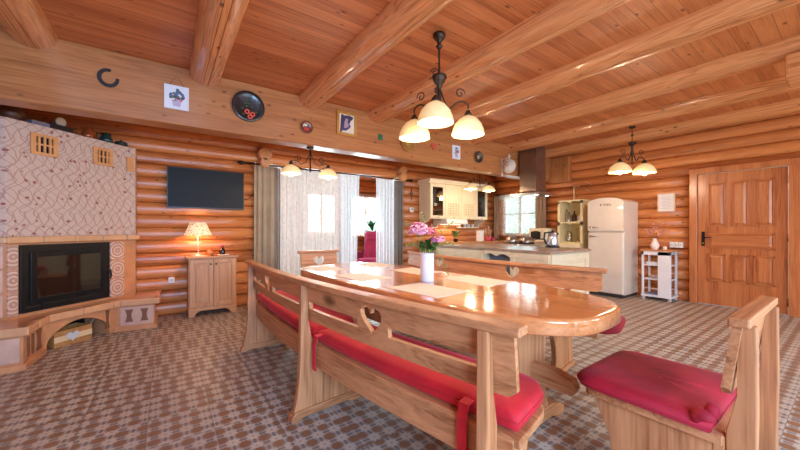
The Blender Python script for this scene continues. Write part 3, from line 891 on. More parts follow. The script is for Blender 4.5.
# mantel and chimney breast
MANT = [(-1.56, 4.352), (-1.135, 4.352), (-.375, 5.09), (-.262, 5.17), (-.262, 5.385), (-1.56, 5.385)]
obj('mantel', MB().prism(MANT, 'z', 1.035, 1.085), plain('mantel_glaze', (216, 160, 112), .25, .08, Coat_Weight=.4), st, bevel=.012, seg=3)
rim([(-1.55, 4.345), (-1.132, 4.345), (-.372, 5.083), (-.255, 5.166)], 1.03, 1.092, 'mantel_tile', plain('mantel_edge_glaze', (224, 170, 122), .25, .06, Coat_Weight=.4), L=.25)
obj('chimney_breast', MB().prism(BODY, 'z', 1.085, 2.155), mat_paper(), st, bevel=.006)
def grille(s0, s1, z0, z1, M, nb=4):
    mb = MB().box(s0, s1, 0, .018, z0, z0+.028, M=M).box(s0, s1, 0, .018, z1-.028, z1, M=M).box(s0+.02, s1-.02, 0, .016, (z0+z1)/2-.008, (z0+z1)/2+.008, M=M)
    wd = (s1-s0-.04)/nb
    for k in range(nb+1):
        c = s0+.02+wd*k; h_ = .02 if k in (0, nb) else .009
        mb.box(max(s0, c-h_), min(s1, c+h_), 0, .0175, z0, z1, M=M)
    v = obj('vent_grille', mb, plain('clay_grille', (226, 158, 100), .35), st, bevel=.003)
    obj('vent_hole', MB().box(s0+.02, s1-.02, -.002, .003, z0+.02, z1-.02, M=M), HOLLOW, v)  # dark backing paints the shade behind the grille bars
grille(.165, .378, 1.868, 2.07, F1); grille(.70, .905, 1.875, 2.07, F1)
a = Vector((-.40, 5.13, 0)); e = Vector((.819, .573, 0)); nn = Vector((.573, -.819, 0))
grille(.02, .10, 1.86, 2.03, FM(a, e, nn), 2)

# crockery standing on the stove
TOPZ = 2.1565
def up(p): return Vector(p)
pot = thing('dark_pot', 'round dark brown clay pot on the stove top, furthest left', 'pot', (-1.16, 4.56, TOPZ))
obj('pot_body', MB().lathe([(.05, 0), (.085, .04), (.09, .08), (.06, .12), (.065, .135), (.055, .135), (.05, .11)], 24, (-1.16, 4.56, TOPZ), cap=False), plain('brown_clay', (92, 52, 32), .4, .2), pot)
bx = MB().box(-.07, .07, -.04, .04, 0, .055); bx = obj('grey_box', bx, plain('grey_card', (120, 110, 120), .7), local=True); bx.location = (-1.02, 4.70, TOPZ); bx.rotation_euler = (0, 0, .77)
tag(bx, 'small grey box on the stove top beside the dark pot', 'box')
ra = thing('black_radio', 'black box with round dial on the stove top near the left grille', 'radio', (-.90, 4.83, TOPZ), rz=.77)
obj('case', MB().box(-.10, .10, -.05, .05, 0, .075), plain('black_plastic', (22, 22, 24), .4), ra, local=True, bevel=.006)
m = Matrix.Translation((-.0, -.02, .11)) @ Matrix.Rotation(PI/2, 4, 'X')
obj('dial', MB().lathe([(.001, .012), (.036, .012), (.045, .016), (.048, .006), (.045, 0)], 24, M=m), plain('dial_white', (190, 180, 165), .5), ra, local=True)
def jug(name, label, x, y, mat, r, h, cat='jug'):
    j = thing(name, label, cat, (x, y, TOPZ))
    obj('jug_body', MB().lathe([(r*.7, 0), (r, h*.25), (r*1.02, h*.45), (r*.72, h*.75), (r*.78, h), (r*.70, h), (r*.64, h*.75)], 24, (x, y, TOPZ), cap=False), mat, j)
    obj('handle', MB().tube([(x-r*.7*.7, y-r*.7*.7, TOPZ+h*.9), (x-r*1.2, y-r*1.15, TOPZ+h*.85), (x-r*1.25, y-r*1.2, TOPZ+h*.45), (x-r*.7, y-r*.7, TOPZ+h*.25)], .007, 8), mat, j)
    return j
jug('copper_jug', 'glossy copper-brown jug on the stove top between the two grilles', -.705, 5.02, plain('copper_glaze', (176, 92, 48), .18, .1, Metallic=.35), .055, .13)
jug('green_jug', 'dark green glazed jug with handle on the stove top', -.565, 5.14, plain('green_glaze', (30, 62, 58), .15, .15), .06, .12)
gd = thing('green_dish', 'low dark green lidded dish at the right end of the stove top', 'dish', (-.44, 5.24, TOPZ))
obj('dish_body', MB().lathe([(.03, 0), (.06, .02), (.068, .05), (.064, .052)], 20, (-.44, 5.24, TOPZ)), plain('green_glaze', (30, 62, 58)), gd)
obj('lid', MB().lathe([(.066, .05), (.05, .065), (.01, .07), (.012, .085), (.001, .09)], 20, (-.44, 5.24, TOPZ), cap=False), plain('green_glaze', (30, 62, 58)), gd)
# wooden crate with a heart in the ash niche
cr = thing('firewood_crate', 'wooden crate with a pale heart standing under the stove arch', 'crate', (-.80, 4.62, 0))
c0, c1 = Vector((-.875, 4.525, 0)), Vector((-.635, 4.75, 0)); e = (c1-c0).normalized(); nn = Vector((e.y, -e.x, 0)); MC = FM(c0, e, nn); l = (c1-c0).length
OAK = boxw('x')
obj('crate_side', MB().box(0, l, -.012, 0, 0, .155, M=MC), wood('crate_wood', 'x', (196, 140, 80), (150, 100, 52), .5, knots=0), cr)
obj('crate_side', MB().box(0, .012, -.2, -.012, 0, .155, M=MC).box(l-.012, l, -.2, -.012, 0, .155, M=MC).box(0, l, -.212, -.2, 0, .155, M=MC).box(0, l, -.2, -.012, 0, .012, M=MC), wood('crate_wood', 'x', (196, 140, 80), (150, 100, 52)), cr)
obj('pale_band', MB().box(0, l, 0, .003, .05, .105, M=MC), plain('pale_band_paint', (232, 196, 150), .6), cr)
obj('heart', MB().prism(heartpoly(l*.46, .078, .11, .095), 'y', .003, .010, M=MC), plain('heart_grey', (214, 206, 204), .6), cr)
tag(obj('poker', MB().tube([(-.74, 4.72, .02), (-.62, 4.80, .20), (-.55, 4.86, .245)], .006, 6), plain('poker_grey', (170, 165, 160), .35, Metallic=.7)), 'grey metal poker leaning behind the crate under the stove arch', 'poker')

# ------------------------------------------------------------ back wall: television, sideboard and its lamp
tv = thing('television', 'flat black television hanging on the log wall above the lamp', 'television', (.485, 5.36, 1.445))
obj('casing', MB().box(.018, .952, 5.318, 5.352, 1.443, 1.992).box(.2, .77, 5.352, 5.375, 1.55, 1.88), plain('tv_black', (20, 20, 22), .35), tv, bevel=.004)
obj('screen', MB().box(.028, .942, 5.314, 5.320, 1.458, 1.982), plain('tv_screen', (14, 14, 15), .5, .02, Specular_IOR_Level=.25), tv)
obj('power_cable', MB().tube([(.94, 5.35, 1.62), (1.0, 5.38, 1.60), (1.05, 5.38, 1.64), (1.10, 5.37, 1.72)], .005, 6), BLK, tv)
def outlet(x0, x1, z0, z1, y, label, n=1, axis='y', name='wall_socket'):
    o = thing(name, label, 'socket', ((x0+x1)/2, y, z0) if axis == 'y' else (y, (x0+x1)/2, z0))
    W_ = plain('socket_white', (236, 230, 222), .35, .02); w_ = (x1-x0)/n
    for k in range(n):
        pm = MB(); im = MB()
        if axis == 'y':
            pm.box(x0+w_*k+.002, x0+w_*(k+1)-.002, y-.012, y+.04, z0, z1)
            im.lathe([(.018, 0), (.019, .004)], 16, M=Matrix.Translation((x0+w_*(k+.5), y-.012, (z0+z1)/2)) @ Matrix.Rotation(PI/2, 4, 'X'))
        else:
            pm.box(y-.012, y+.03, x0+w_*k+.002, x0+w_*(k+1)-.002, z0, z1)
            im.lathe([(.018, 0), (.019, .004)], 16, M=Matrix.Translation((y-.012, x0+w_*(k+.5), (z0+z1)/2)) @ Matrix.Rotation(-PI/2, 4, 'Y'))
        pl0 = obj('plate', pm, W_, o, bevel=.004); obj('socket_face', im, plain('socket_grey', (205, 198, 192), .4), pl0)
    return o
outlet(.03, .105, .435, .51, 5.385, 'white wall socket on the log wall between stove and small cabinet')
sb = thing('sideboard', 'small light oak cabinet with two panelled doors under the television', 'cabinet', (.53, 5.24, 0))
obj('carcass', MB().box(.245, .815, 5.10, 5.388, .10, .765), boxw('z'), sb, bevel=.004)
obj('cabinet_top', MB().box(.222, .838, 5.07, 5.388, .765, .792), boxw('x'), sb, bevel=.006)
base = [(.245, 0), (.31, 0), (.335, .045), (.38, .07), (.68, .07), (.725, .045), (.75, 0), (.815, 0), (.815, .105), (.245, .105)]
obj('plinth', MB().prism(base, 'y', 5.095, 5.118).prism([(5.10, 0), (5.14, 0), (5.17, .05), (5.32, .05), (5.35, 0), (5.388, 0), (5.388, .105), (5.10, .105)], 'x', .248, .268).prism([(5.10, 0), (5.14, 0), (5.17, .05), (5.32, .05), (5.35, 0), (5.388, 0), (5.388, .105), (5.10, .105)], 'x', .792, .812), boxw('x'), sb, bevel=.003)
for x0, x1, kx in ((.258, .527, .498), (.533, .802, .562)):
    dd = obj('door', frame_rect(MB(), 'y', 5.080, .02, x0, x1, .125, .75, .05), boxw('z'), sb, bevel=.004)
    pl_ = MB().box(x0+.045, x1-.045, 5.092, 5.099, .17, .705)
    pl_.box(x0+.07, x1-.07, 5.084, 5.094, .195, .68); obj('door_panel', pl_, boxw('z'), dd, bevel=.006)
    obj('knob', MB().lathe([(.006, 0), (.006, .008), (.012, .014), (.010, .022), (.001, .024)], 14, M=Matrix.Translation((kx, 5.08, .69)) @ Matrix.Rotation(PI/2, 4, 'X')), plain('dark_knob', (60, 44, 32), .4), dd)
lx, ly, lz = .362, 5.235, .793
lm = thing('table_lamp', 'lit small table lamp with patterned fabric shade on the light oak cabinet', 'lamp', (lx, ly, lz))
CREAMM = plain('cream_metal', (238, 222, 196), .4)
obj('base', MB().lathe([(.075, 0), (.075, .008), (.03, .014), (.012, .03)], 28, (lx, ly, lz)), CREAMM, lm)
obj('pole', MB().lathe([(.007, .02), (.007, .13), (.012, .14), (.007, .15), (.007, .31)], 14, (lx, ly, lz)), CREAMM, lm)
t = NT('lace_lamp_shade')
co_ = t.coords(); vv = t.n('TexVoronoi', {'Vector': co_, 'Scale': 38.0}).outputs['Distance']
cc = t.mix(t.step(vv, .25, .38), lin((196, 120, 70)), lin((255, 226, 178)))
p_ = t.bsdf(cc, .8); t.t.links.new(cc, p_.inputs['Emission Color']); p_.inputs['Emission Strength'].default_value = .45
obj('lamp_shade', MB().lathe([(.165, .285), (.155, .305), (.125, .37), (.095, .455)], 36, (lx, ly, lz), cap=False), t.m, lm, solid=.004)
obj('bulb', MB().ball((lx, ly, lz+.36), (.025, .025, .035), 12, 8), mat_emit('bulb_warm', (255, 205, 140), 14), lm)
def point(name, loc, e_, parent, r=.04, col=(1, .75, .50)):
    l = bpy.data.lights.new(name, 'POINT'); l.energy = e_; l.shadow_soft_size = r; l.color = col
    o = bpy.data.objects.new(name, l); COL.objects.link(o); o.parent = parent; o.location = Vector(loc)-wloc(parent)
point('lamp_light', (lx, ly, lz+.345), 22, lm, .03, (1, .60, .38))
wb = thing('wooden_pot', 'small round wooden pot on the cabinet beside the lamp', 'pot', (.505, 5.22, lz))
obj('pot_body', MB().lathe([(.025, 0), (.042, .02), (.045, .045), (.035, .07)], 20, (.505, 5.22, lz)), plain('turned_wood', (186, 112, 62), .35, .15), wb)
obj('lid', MB().lathe([(.036, .07), (.02, .083), (.006, .088), (.001, .09)], 20, (.505, 5.22, lz), cap=False), plain('turned_wood', (186, 112, 62)), wb)
tr = tag(obj('small_tray', MB().box(.60, .74, 5.18, 5.28, lz, lz+.012), plain('tray_pale', (232, 214, 196), .4), bevel=.004), 'small pale tray under the dark bottle on the cabinet', 'tray')
bt = thing('dark_bottle', 'small dark bottle with red cap on the tray near the cabinet edge', 'bottle', (.665, 5.23, lz+.0125))
obj('bottle_body', MB().lathe([(.036, 0), (.038, .01), (.038, .055), (.028, .075), (.014, .085), (.014, .10)], 20, (.655, 5.23, lz+.0125)), plain('dark_glass', (44, 26, 24), .15), bt)
obj('cap', MB().lathe([(.017, .098), (.017, .125), (.001, .127)], 16, (.655, 5.23, lz+.0125)), plain('red_cap', (196, 44, 52), .4), bt)

# ------------------------------------------------------------ things hung on the girder
GY = 3.879
def facing(x, z, y=GY): return Matrix.Translation((x, y, z)) @ Matrix.Rotation(PI/2, 4, 'X')
hs = MB(); pts = []
for k in range(19):
    a_ = math.radians(75+k*(290/18)); pts.append((-.41+.062*math.cos(a_)*1.0, GY-.006, 2.50+.068*math.sin(a_)))
M_ = []
for i, p in enumerate(pts):
    d_ = Vector(pts[min(i+1, 18)])-Vector(pts[max(i-1, 0)]); d_.normalize(); n_ = Vector((d_.z, 0, -d_.x)); w_ = .012+.003*math.sin(PI*i/18)
    for sx, sy in ((-1, -.006), (1, -.006), (1, .0055), (-1, .0055)): M_.append((p[0]+n_.x*w_*sx, p[1]+sy, p[2]+n_.z*w_*sx))
hs.v = M_
for i in range(18):
    for q in range(4): hs.f.append([i*4+q, i*4+(q+1) % 4, i*4+4+(q+1) % 4, i*4+4+q]); hs.sm.append(False)
hs.f += [[0, 1, 2, 3], [72, 73, 74, 75]]; hs.sm += [False, False]
tag(obj('horseshoe', hs, plain('old_iron', (52, 46, 48), .5, .15, Metallic=.6), bevel=.002), 'dark iron horseshoe hanging on the ceiling girder above the stove', 'horseshoe')
def picture_tile(label, x0, x1, z0, z1, seed, string=True):
    o = thing('picture_tile', label, 'picture', ((x0+x1)/2, GY, z0), 'white flower tiles on the girder')
    obj('panel', MB().box(x0, x1, GY-.012, GY, z0, z1), plain('tile_white', (226, 232, 240), .3, .02), o, bevel=.002)
    rnd = random.Random(seed); cx_, cz_ = (x0+x1)/2, (z0+z1)/2; w_ = x1-x0; h_ = z1-z0
    for mt, n_, rr in ((plain('print_blue', (96, 120, 160), .5), 9, .085), (plain('print_green', (70, 110, 90), .5), 10, .07), (plain('print_pink', (206, 96, 120), .5), 5, .10)):
        m = MB()
        for k in range(n_):
            a_ = rnd.uniform(0, 6.28); r_ = rnd.uniform(.05, .30)
            m.lathe([(w_*rr*rnd.uniform(.6, 1.1), 0), (w_*rr*.6, .002)], 8, M=facing(cx_+w_*r_*math.cos(a_), cz_+h_*.08+h_*r_*.8*math.sin(a_), GY-.0115-.0005*k))
        obj('print', m, mt, o)
    obj('print_vase', MB().prism([(cx_-w_*.14, cz_-h_*.38), (cx_+w_*.14, cz_-h_*.38), (cx_+w_*.2, cz_-h_*.12), (cx_-w_*.2, cz_-h_*.12)], 'y', GY-.014, GY-.011), plain('print_lilac', (190, 176, 200), .5), o)
    if string: obj('hanging_cord', MB().tube([(x0+w_*.2, GY-.005, z1), (cx_, GY-.005, z1+.10), (x1-w_*.2, GY-.005, z1)], .0025, 5), plain('cord_brown', (120, 84, 60), .8), o)
picture_tile('white flower-print tile hanging by a cord left of the big painted plate', -.01, .19, 2.325, 2.555, 3)
picture_tile('white flower-print tile hanging on the girder left of the wall clock', 3.81, 3.99, 2.31, 2.535, 5, False)
def wall_plate(name, label, x, z, r, mat, depth=.03, cat='plate'):
    o = thing(name, label, cat, (x, GY, z))
    obj('dish', MB().lathe([(r*.45, 0), (r*.8, depth*.5), (r, depth), (r*.98, depth+.006), (r*.78, depth*.5+.010), (r*.5, .012), (.001, .010)], 40, M=facing(x, z), cap=False), mat, o)
    return o
pl = wall_plate('painted_plate', 'large black plate painted with red flowers on the girder', .735, 2.49, .165, plain('black_lacquer', (46, 38, 38), .22, .15))
def ringflower(c, parent, r, mat):
    m = MB(); m.tube([(c[0]+r*math.cos(k*PI/6), c[1], c[2]+r*math.sin(k*PI/6)) for k in range(12)], r*.45, 6, closed=True)
    obj('painted_flower', m, mat, parent)
for dx, dz in ((.0, -.055), (.055, -.075), (.03, -.105)): ringflower((.72+dx, GY-.024, 2.485+dz), pl, .020, plain('paint_coral', (226, 96, 72), .5))
rnd = random.Random(4)
for dx, dz in ((-.06, -.03), (-.02, .0), (.03, .0), (.08, -.05), (-.05, -.09), (.09, -.10), (.0, .03), (.02, .07), (.02, .10), (-.03, .03)):
    c_ = (.735+dx, GY-.020, 2.49+dz); obj('painted_leaf', MB().ball(c_, (.014, .003, .008), 8, 5), plain('paint_green', (58, 104, 62), .5), pl)
sp_ = wall_plate('painted_plate', 'small brown plate painted in red and white on the girder', 1.38, 2.38, .075, plain('brown_lacquer', (112, 58, 40), .25, .15), .02)
obj('painted_scene', MB().prism([(1.345, 2.345), (1.40, 2.335), (1.41, 2.372), (1.35, 2.38)], 'y', GY-.018, GY-.012), plain('paint_red', (190, 52, 44), .5), sp_)
obj('painted_scene', MB().ball((1.37, GY-.014, 2.405), (.022, .004, .014), 10, 6).ball((1.345, GY-.014, 2.40), (.008, .004, .02), 10, 6), plain('paint_white', (220, 214, 200), .5), sp_)
fr_ = thing('framed_picture', 'gold-framed picture of a dark violet figure on the girder', 'picture', (1.91, GY, 2.36))
obj('frame', frame_rect(MB(), 'y', GY-.028, .028, 1.77, 2.055, 2.365, 2.675, .035), plain('gilt_wood', (206, 150, 66), .3, .12, Metallic=.3), fr_, bevel=.008)
obj('mat_board', MB().box(1.80, 2.03, GY-.010, GY-.002, 2.39, 2.65), plain('picture_cream', (232, 216, 190), .6), fr_)
obj('print', MB().prism([(1.815, 2.40), (1.845, 2.41), (1.85, 2.43), (1.90, 2.43), (1.955, 2.47), (1.97, 2.50), (1.95, 2.52), (1.965, 2.56), (2.0, 2.60), (2.005, 2.62), (1.95, 2.635), (1.88, 2.625), (1.835, 2.635), (1.83, 2.58), (1.825, 2.5)], 'y', GY-.013, GY-.009), plain('violet_print', (72, 58, 92), .6, .3), fr_)
obj('print', MB().prism([(1.875, 2.46), (1.93, 2.48), (1.94, 2.51), (1.92, 2.55), (1.935, 2.58), (1.90, 2.59), (1.88, 2.54)], 'y', GY-.0145, GY-.012), plain('mauve_print', (176, 150, 170), .6, .2), fr_)
gs = tag(obj('small_green_tile', MB().box(2.395, 2.465, GY-.012, GY, 2.395, 2.475).box(2.41, 2.45, GY-.016, GY-.011, 2.415, 2.45), plain('emerald_paint', (36, 110, 84), .4, .25), bevel=.004), 'small square green tile on the girder above the curtained opening', 'tile')
sr = wall_plate('straw_plate', 'woven straw-coloured plate on the girder half behind the pendant shade', 2.90, 2.42, .125, wood('straw', 'x', (196, 146, 70), (138, 96, 44), .7, knots=0), .03)
rb = MB()
for r_ in (.045, .075, .105): rb.tube([(2.90+r_*math.cos(k*PI/12), GY-.012-.02*max(0, (r_-.05)/.055), 2.42+r_*math.sin(k*PI/12)) for k in range(24)], .006, 6, closed=True)
obj('woven_ring', rb, plain('straw_dark', (150, 104, 48), .7), sr)
tag(obj('hanging_heart', MB().prism(heartpoly(3.40, 2.445, .11, .105), 'y', GY-.018, GY-.001), plain('heart_red', (196, 78, 62), .5, .15), bevel=.005), 'small red heart hanging on the girder between pendant shades', 'heart')
dk = wall_plate('painted_plate', 'small dark grey plate with a pale centre next to the wall clock', 4.43, 2.41, .10, plain('slate_lacquer', (74, 66, 58), .3, .2), .03)
obj('painted_scene', MB().ball((4.43, GY-.014, 2.41), (.032, .004, .038), 12, 6), plain('paint_sand', (190, 160, 130), .6), dk)
# station clock on its bracket
CW = plain('clock_white', (226, 216, 206), .4, .03)
ck = thing('wall_clock', 'round white double-sided clock on a scrolled bracket on the girder', 'clock', (5.09, 3.80, 2.18))
MC_ = Matrix.Translation((5.09, 3.72, 2.30)) @ Matrix.Rotation(-PI/2, 4, 'Y')
obj('clock_case', MB().lathe([(.10, -.035), (.122, -.03), (.128, 0), (.122, .03), (.10, .035)], 32, M=MC_), CW, ck)
fc = obj('clock_face', MB().lathe([(.098, .034), (.098, .0375), (.001, .0375)], 32, M=MC_), plain('clock_dial', (240, 234, 222), .4, .02), ck)
for k in range(12):
    m = MB(); a_ = k*PI/6; q = Vector((5.051, 3.72+.082*math.sin(a_), 2.30+.082*math.cos(a_))); m.ball(tuple(q), (.002, .005, .005) if k % 3 else (.002, .008, .008), 6, 4)
    obj('hour_mark', m, BLK, fc)
obj('clock_hand', MB().tube([(5.050, 3.72, 2.30), (5.050, 3.757, 2.332)], .003, 5).tube([(5.050, 3.72, 2.30), (5.050, 3.67, 2.33)], .0025, 5), BLK, fc)
br = MB().box(5.08, 5.10, GY-.012, GY+.001, 2.14, 2.47)
br.tube([(5.09, GY-.01, 2.20), (5.09, 3.83, 2.38), (5.09, 3.77, 2.45), (5.09, 3.72, 2.47)], .008, 8).tube([(5.09, GY-.01, 2.44), (5.09, 3.80, 2.455), (5.09, 3.68, 2.47)], .006, 8)
br.lathe([(.014, 0), (.01, .02), (.018, .035), (.004, .06), (.001, .08)], 12, (5.09, 3.72, 2.46)).lathe([(.012, 0), (.012, .05)], 10, (5.09, 3.72, 2.42))
obj('bracket', br, CW, ck)
# ------------------------------------------------------------ kitchen
CRM = plain('cream_lacquer', (232, 214, 178), .42, .03)
CRMD = plain('cream_lattice', (206, 186, 146), .5, .05)  # darker cream of the lattice bars
TOPW = wood('worktop_wood', 'x', (206, 150, 104), (176, 118, 76), .3, knots=0)
STONE = plain('island_stone', (170, 144, 124), .3, .12)
STEEL = plain('brushed_steel', (170, 160, 152), .32, .06, Metallic=.9)
DGLASS = mat_glass('cabinet_glass', (190, 180, 165), .10, .04)
KNOB = plain('bronze_knob', (110, 82, 52), .35, Metallic=.8)
def shaker(par, x0, x1, z0, z1, y, name='door', w_=.055, mat=None, knob=None):
    f = obj(name, frame_rect(MB(), 'y', y-.02, .02, x0, x1, z0, z1, w_), mat or CRM, par, bevel=.003)
    obj('door_panel', MB().box(x0+w_-.005, x1-w_+.005, y-.010, y-.004, z0+w_-.005, z1-w_+.005), mat or CRM, f, bevel=.002)
    if knob: obj('knob', MB().ball((knob[0], y-.030, knob[1]), .012, 10, 6).tube([(knob[0], y-.02, knob[1]), (knob[0], y-.03, knob[1])], .005, 6), KNOB, f)
    return f
def shaker_x(par, y0, y1, z0, z1, x, name='door', w_=.055, knob=None):
    f = obj(name, frame_rect(MB(), 'x', x-.02, .02, y0, y1, z0, z1, w_), CRM, par, bevel=.003)
    obj('door_panel', MB().box(x-.010, x-.004, y0+w_-.005, y1-w_+.005, z0+w_-.005, z1-w_+.005), CRM, f, bevel=.002)
    if knob: obj('knob', MB().ball((x-.030, knob[0], knob[1]), .012, 10, 6).tube([(x-.02, knob[0], knob[1]), (x-.03, knob[0], knob[1])], .005, 6), KNOB, f)
    return f
# wall cabinets: glass, lattice, lattice, glass
YF = 5.05; YB = 5.388
def wall_unit(x0, x1, kind, label):
    c = thing('wall_cabinet', label, 'cabinet', ((x0+x1)/2, 5.22, 1.37))
    cb = MB().box(x0+.002, x0+.02, YF, YB, 1.37, 2.09).box(x1-.02, x1-.002, YF, YB, 1.37, 2.09).box(x0+.02, x1-.02, YF, YB, 1.37, 1.39).box(x0+.02, x1-.02, YF, YB, 2.07, 2.09).box(x0+.02, x1-.02, YB-.012, YB, 1.39, 2.07)
    if kind == 'glass': cb.box(x0+.02, x1-.02, YF+.03, YB-.012, 1.70, 1.715)
    obj('carcass', cb, CRM, c)
    f = obj('door', frame_rect(MB(), 'y', YF-.022, .02, x0+.003, x1-.003, 1.373, 2.087, .065), CRM, c, bevel=.003)
    if kind == 'glass':
        obj('pane', MB().box(x0+.06, x1-.06, YF-.014, YF-.010, 1.43, 2.03), DGLASS, f)
        obj('inner_shade', MB().box(x0+.02, x1-.02, YB-.018, YB-.013, 1.39, 2.07), plain('dark_back_panel', (92, 76, 58), .6), c)  # dark sheet paints the shade inside the glass-door cabinet
    else:
        obj('door_panel', MB().box(x0+.06, x1-.06, YF-.013, YF-.006, 1.43, 2.03), CRM, f)
        lt = MB(); a0, a1 = x0+.075, x1-.075
        for k in range(5): q = a0+(a1-a0)*k/4; lt.box(q-.009, q+.009, YF-.020, YF-.013, 1.43, 1.70)
        for k in range(6): q = 1.435+.26*k/5; lt.box(a0, a1, YF-.0205, YF-.0135, q-.009, q+.009)
        obj('lattice', lt, CRMD, f)
    obj('knob', MB().ball(((x0+x1)/2, YF-.034, 1.40), .011, 10, 6), KNOB, f)
    return c
gc = wall_unit(4.335, 4.755, 'glass', 'cream wall cabinet with glass door holding tall glasses, leftmost in the kitchen')
wall_unit(4.755, 5.225, 'lattice', 'cream lattice-door wall cabinet next to the left glass cabinet')
wall_unit(5.225, 5.675, 'lattice', 'cream lattice-door wall cabinet next to the right glass cabinet')
wall_unit(5.675, 6.075, 'glass', 'cream wall cabinet with dark glass door above the scrolled shelf')
cn = MB(); prof = [(0, 2.09), (-.025, 2.10), (-.04, 2.13), (-.065, 2.16), (-.065, 2.18), (0.34, 2.18), (.34, 2.09)]
cn.prism([(YF+p, q) for p, q in prof], 'x', 4.30, 6.11)
tag(obj('cornice', cn, CRM, bevel=.004), 'cream moulded cornice running along the top of the wall cabinets', 'cornice')
for i, x in enumerate((4.45, 4.52, 4.60, 4.66)):
    g_ = MB().lathe([(.028, 0), (.028, .004), (.004, .01), (.004, .10), (.03, .16), (.034, .22), (.030, .27)], 14, (x, 5.20, 1.716), cap=False)
    tag(obj('wine_glass', g_, mat_glass('glassware', (250, 250, 250), .25)), ['tall glass on the cabinet shelf, leftmost behind the glass door', 'tall glass second from left behind the glass door', 'tall glass third from left behind the glass door', 'tall glass rightmost behind the left glass door'][i], 'glass', 'glasses in the left glass cabinet')
# scrolled spice shelf and little jars under the cabinets
ssf = thing('scroll_shelf', 'cream shelf with curved brackets under the right-hand wall cabinets', 'shelf', (5.75, 5.22, 1.18))
def scroll(x): 
    return MB().prism([(5.388, 1.37), (5.10, 1.37), (5.11, 1.33), (5.16, 1.30), (5.24, 1.27), (5.27, 1.22), (5.26, 1.18), (5.388, 1.18)], 'x', x-.012, x+.012)
for x in (5.44, 6.04): obj('bracket', scroll(x), CRM, ssf, bevel=.003)
obj('shelf_board', MB().box(5.452, 6.028, 5.24, 5.388, 1.18, 1.20), CRM, ssf, bevel=.002)
ssl = thing('scroll_shelf', 'cream shelf with curved brackets under the left glass cabinet', 'shelf', (4.55, 5.22, 1.18))
for x in (4.36, 4.74): obj('bracket', scroll(x), CRM, ssl, bevel=.003)
obj('shelf_board', MB().box(4.372, 4.728, 5.24, 5.388, 1.18, 1.20), CRM, ssl, bevel=.002)
for i, (x, lb) in enumerate(((4.47, 'small spice jar with red lid on the left cream shelf, nearer the wall end'), (4.60, 'small spice jar with red lid on the left cream shelf, nearer the hood'))):
    j = thing('spice_jar', lb, 'jar', (x, 5.30, 1.2005), 'spice jars on the left shelf')
    obj('jar_body', MB().lathe([(.032, 0), (.034, .01), (.034, .06), (.028, .075)], 16, (x, 5.30, 1.2005)), plain('jar_clay', (190, 130, 90), .3), j)
    obj('lid', MB().lathe([(.031, .075), (.031, .095), (.001, .098)], 16, (x, 5.30, 1.2005)), plain('jar_red', (176, 40, 44), .4), j)
for i, x in enumerate((5.62, 5.74, 5.88)):
    tag(obj('white_cup', MB().lathe([(.025, 0), (.036, .03), (.038, .07), (.034, .07), (.03, .02)], 16, (x, 5.31, 1.2005), cap=False), plain('cup_white', (236, 232, 226), .3)), ['white cup on the right cream shelf, nearest the hood', 'white cup in the middle of the right cream shelf', 'white cup on the right cream shelf, nearest the window'][i], 'cup', 'cups on the scrolled shelf')
uh = thing('cooker_hood', 'white built-in hood glowing under the lattice-door wall cabinets', 'hood', (5.0, 5.15, 1.31))
obj('hood_body', MB().prism([(5.0, 1.28), (5.03, 1.368), (5.388, 1.368), (5.388, 1.26), (5.02, 1.26)], 'x', 4.78, 5.40), plain('hood_white', (244, 240, 232), .35, .02), uh, bevel=.004)
obj('light_strip', MB().box(4.85, 5.33, 5.16, 5.30, 1.252, 1.2595), mat_emit('strip_light', (255, 236, 205), 3), uh)
l = bpy.data.lights.new('hood_light', 'AREA'); l.shape = 'RECTANGLE'; l.size = .48; l.size_y = .12; l.energy = 1.8; l.color = (1, .93, .82)
o = bpy.data.objects.new('hood_light', l); COL.objects.link(o); o.parent = uh; o.location = Vector((5.09, 5.22, 1.245))-wloc(uh)
# base cabinets on the back wall, single units under one worktop
xs = [4.35, 4.80, 5.25, 5.70, 6.15]
lbs = ['cream base cabinet with a drawer, leftmost under the wooden worktop', 'cream base cabinet with a drawer, second under the wooden worktop', 'cream base cabinet with a drawer, third under the wooden worktop', 'cream base cabinet with a drawer in the window corner']
for x0, x1, lb in zip(xs, xs[1:], lbs):
    c = thing('base_cabinet', lb, 'cabinet', ((x0+x1)/2, 5.1, 0))
    obj('carcass', MB().box(x0+.001, x1-.001, 4.84, 5.388, .10, .84).box(x0+.001, x1-.001, 4.90, 5.388, 0, .10), CRM, c)
    f = obj('drawer', MB().box(x0+.006, x1-.006, 4.82, 4.84, .69, .835), CRM, c, bevel=.004)
    obj('knob', MB().ball(((x0+x1)/2, 4.808, .765), .012, 10, 6), KNOB, f)
    shaker(c, x0+.006, x1-.006, .11, .68, 4.84, knob=(x0+.06, .60))
wt = MB().prism([(4.32, 4.80), (6.20, 4.80), (6.20, 3.60), (6.80, 3.60), (6.80, 5.388), (4.32, 5.388)], 'z', .842, .882)
tag(obj('worktop', wt, TOPW, bevel=.005), 'light wooden worktop along the kitchen back wall and under the window', 'worktop')
for y0, y1, lb in ((3.62, 4.20, 'cream base cabinet under the microwave on the window side'), (4.20, 4.78, 'cream base cabinet under the kitchen window')):
    c = thing('base_cabinet', lb, 'cabinet', (6.5, (y0+y1)/2, 0))
    obj('carcass', MB().box(6.24, 6.80, y0+.001, y1-.001, 0, .84), CRM, c); shaker_x(c, y0+.006, y1-.006, .11, .83, 6.24, knob=(y0+.06, .74))
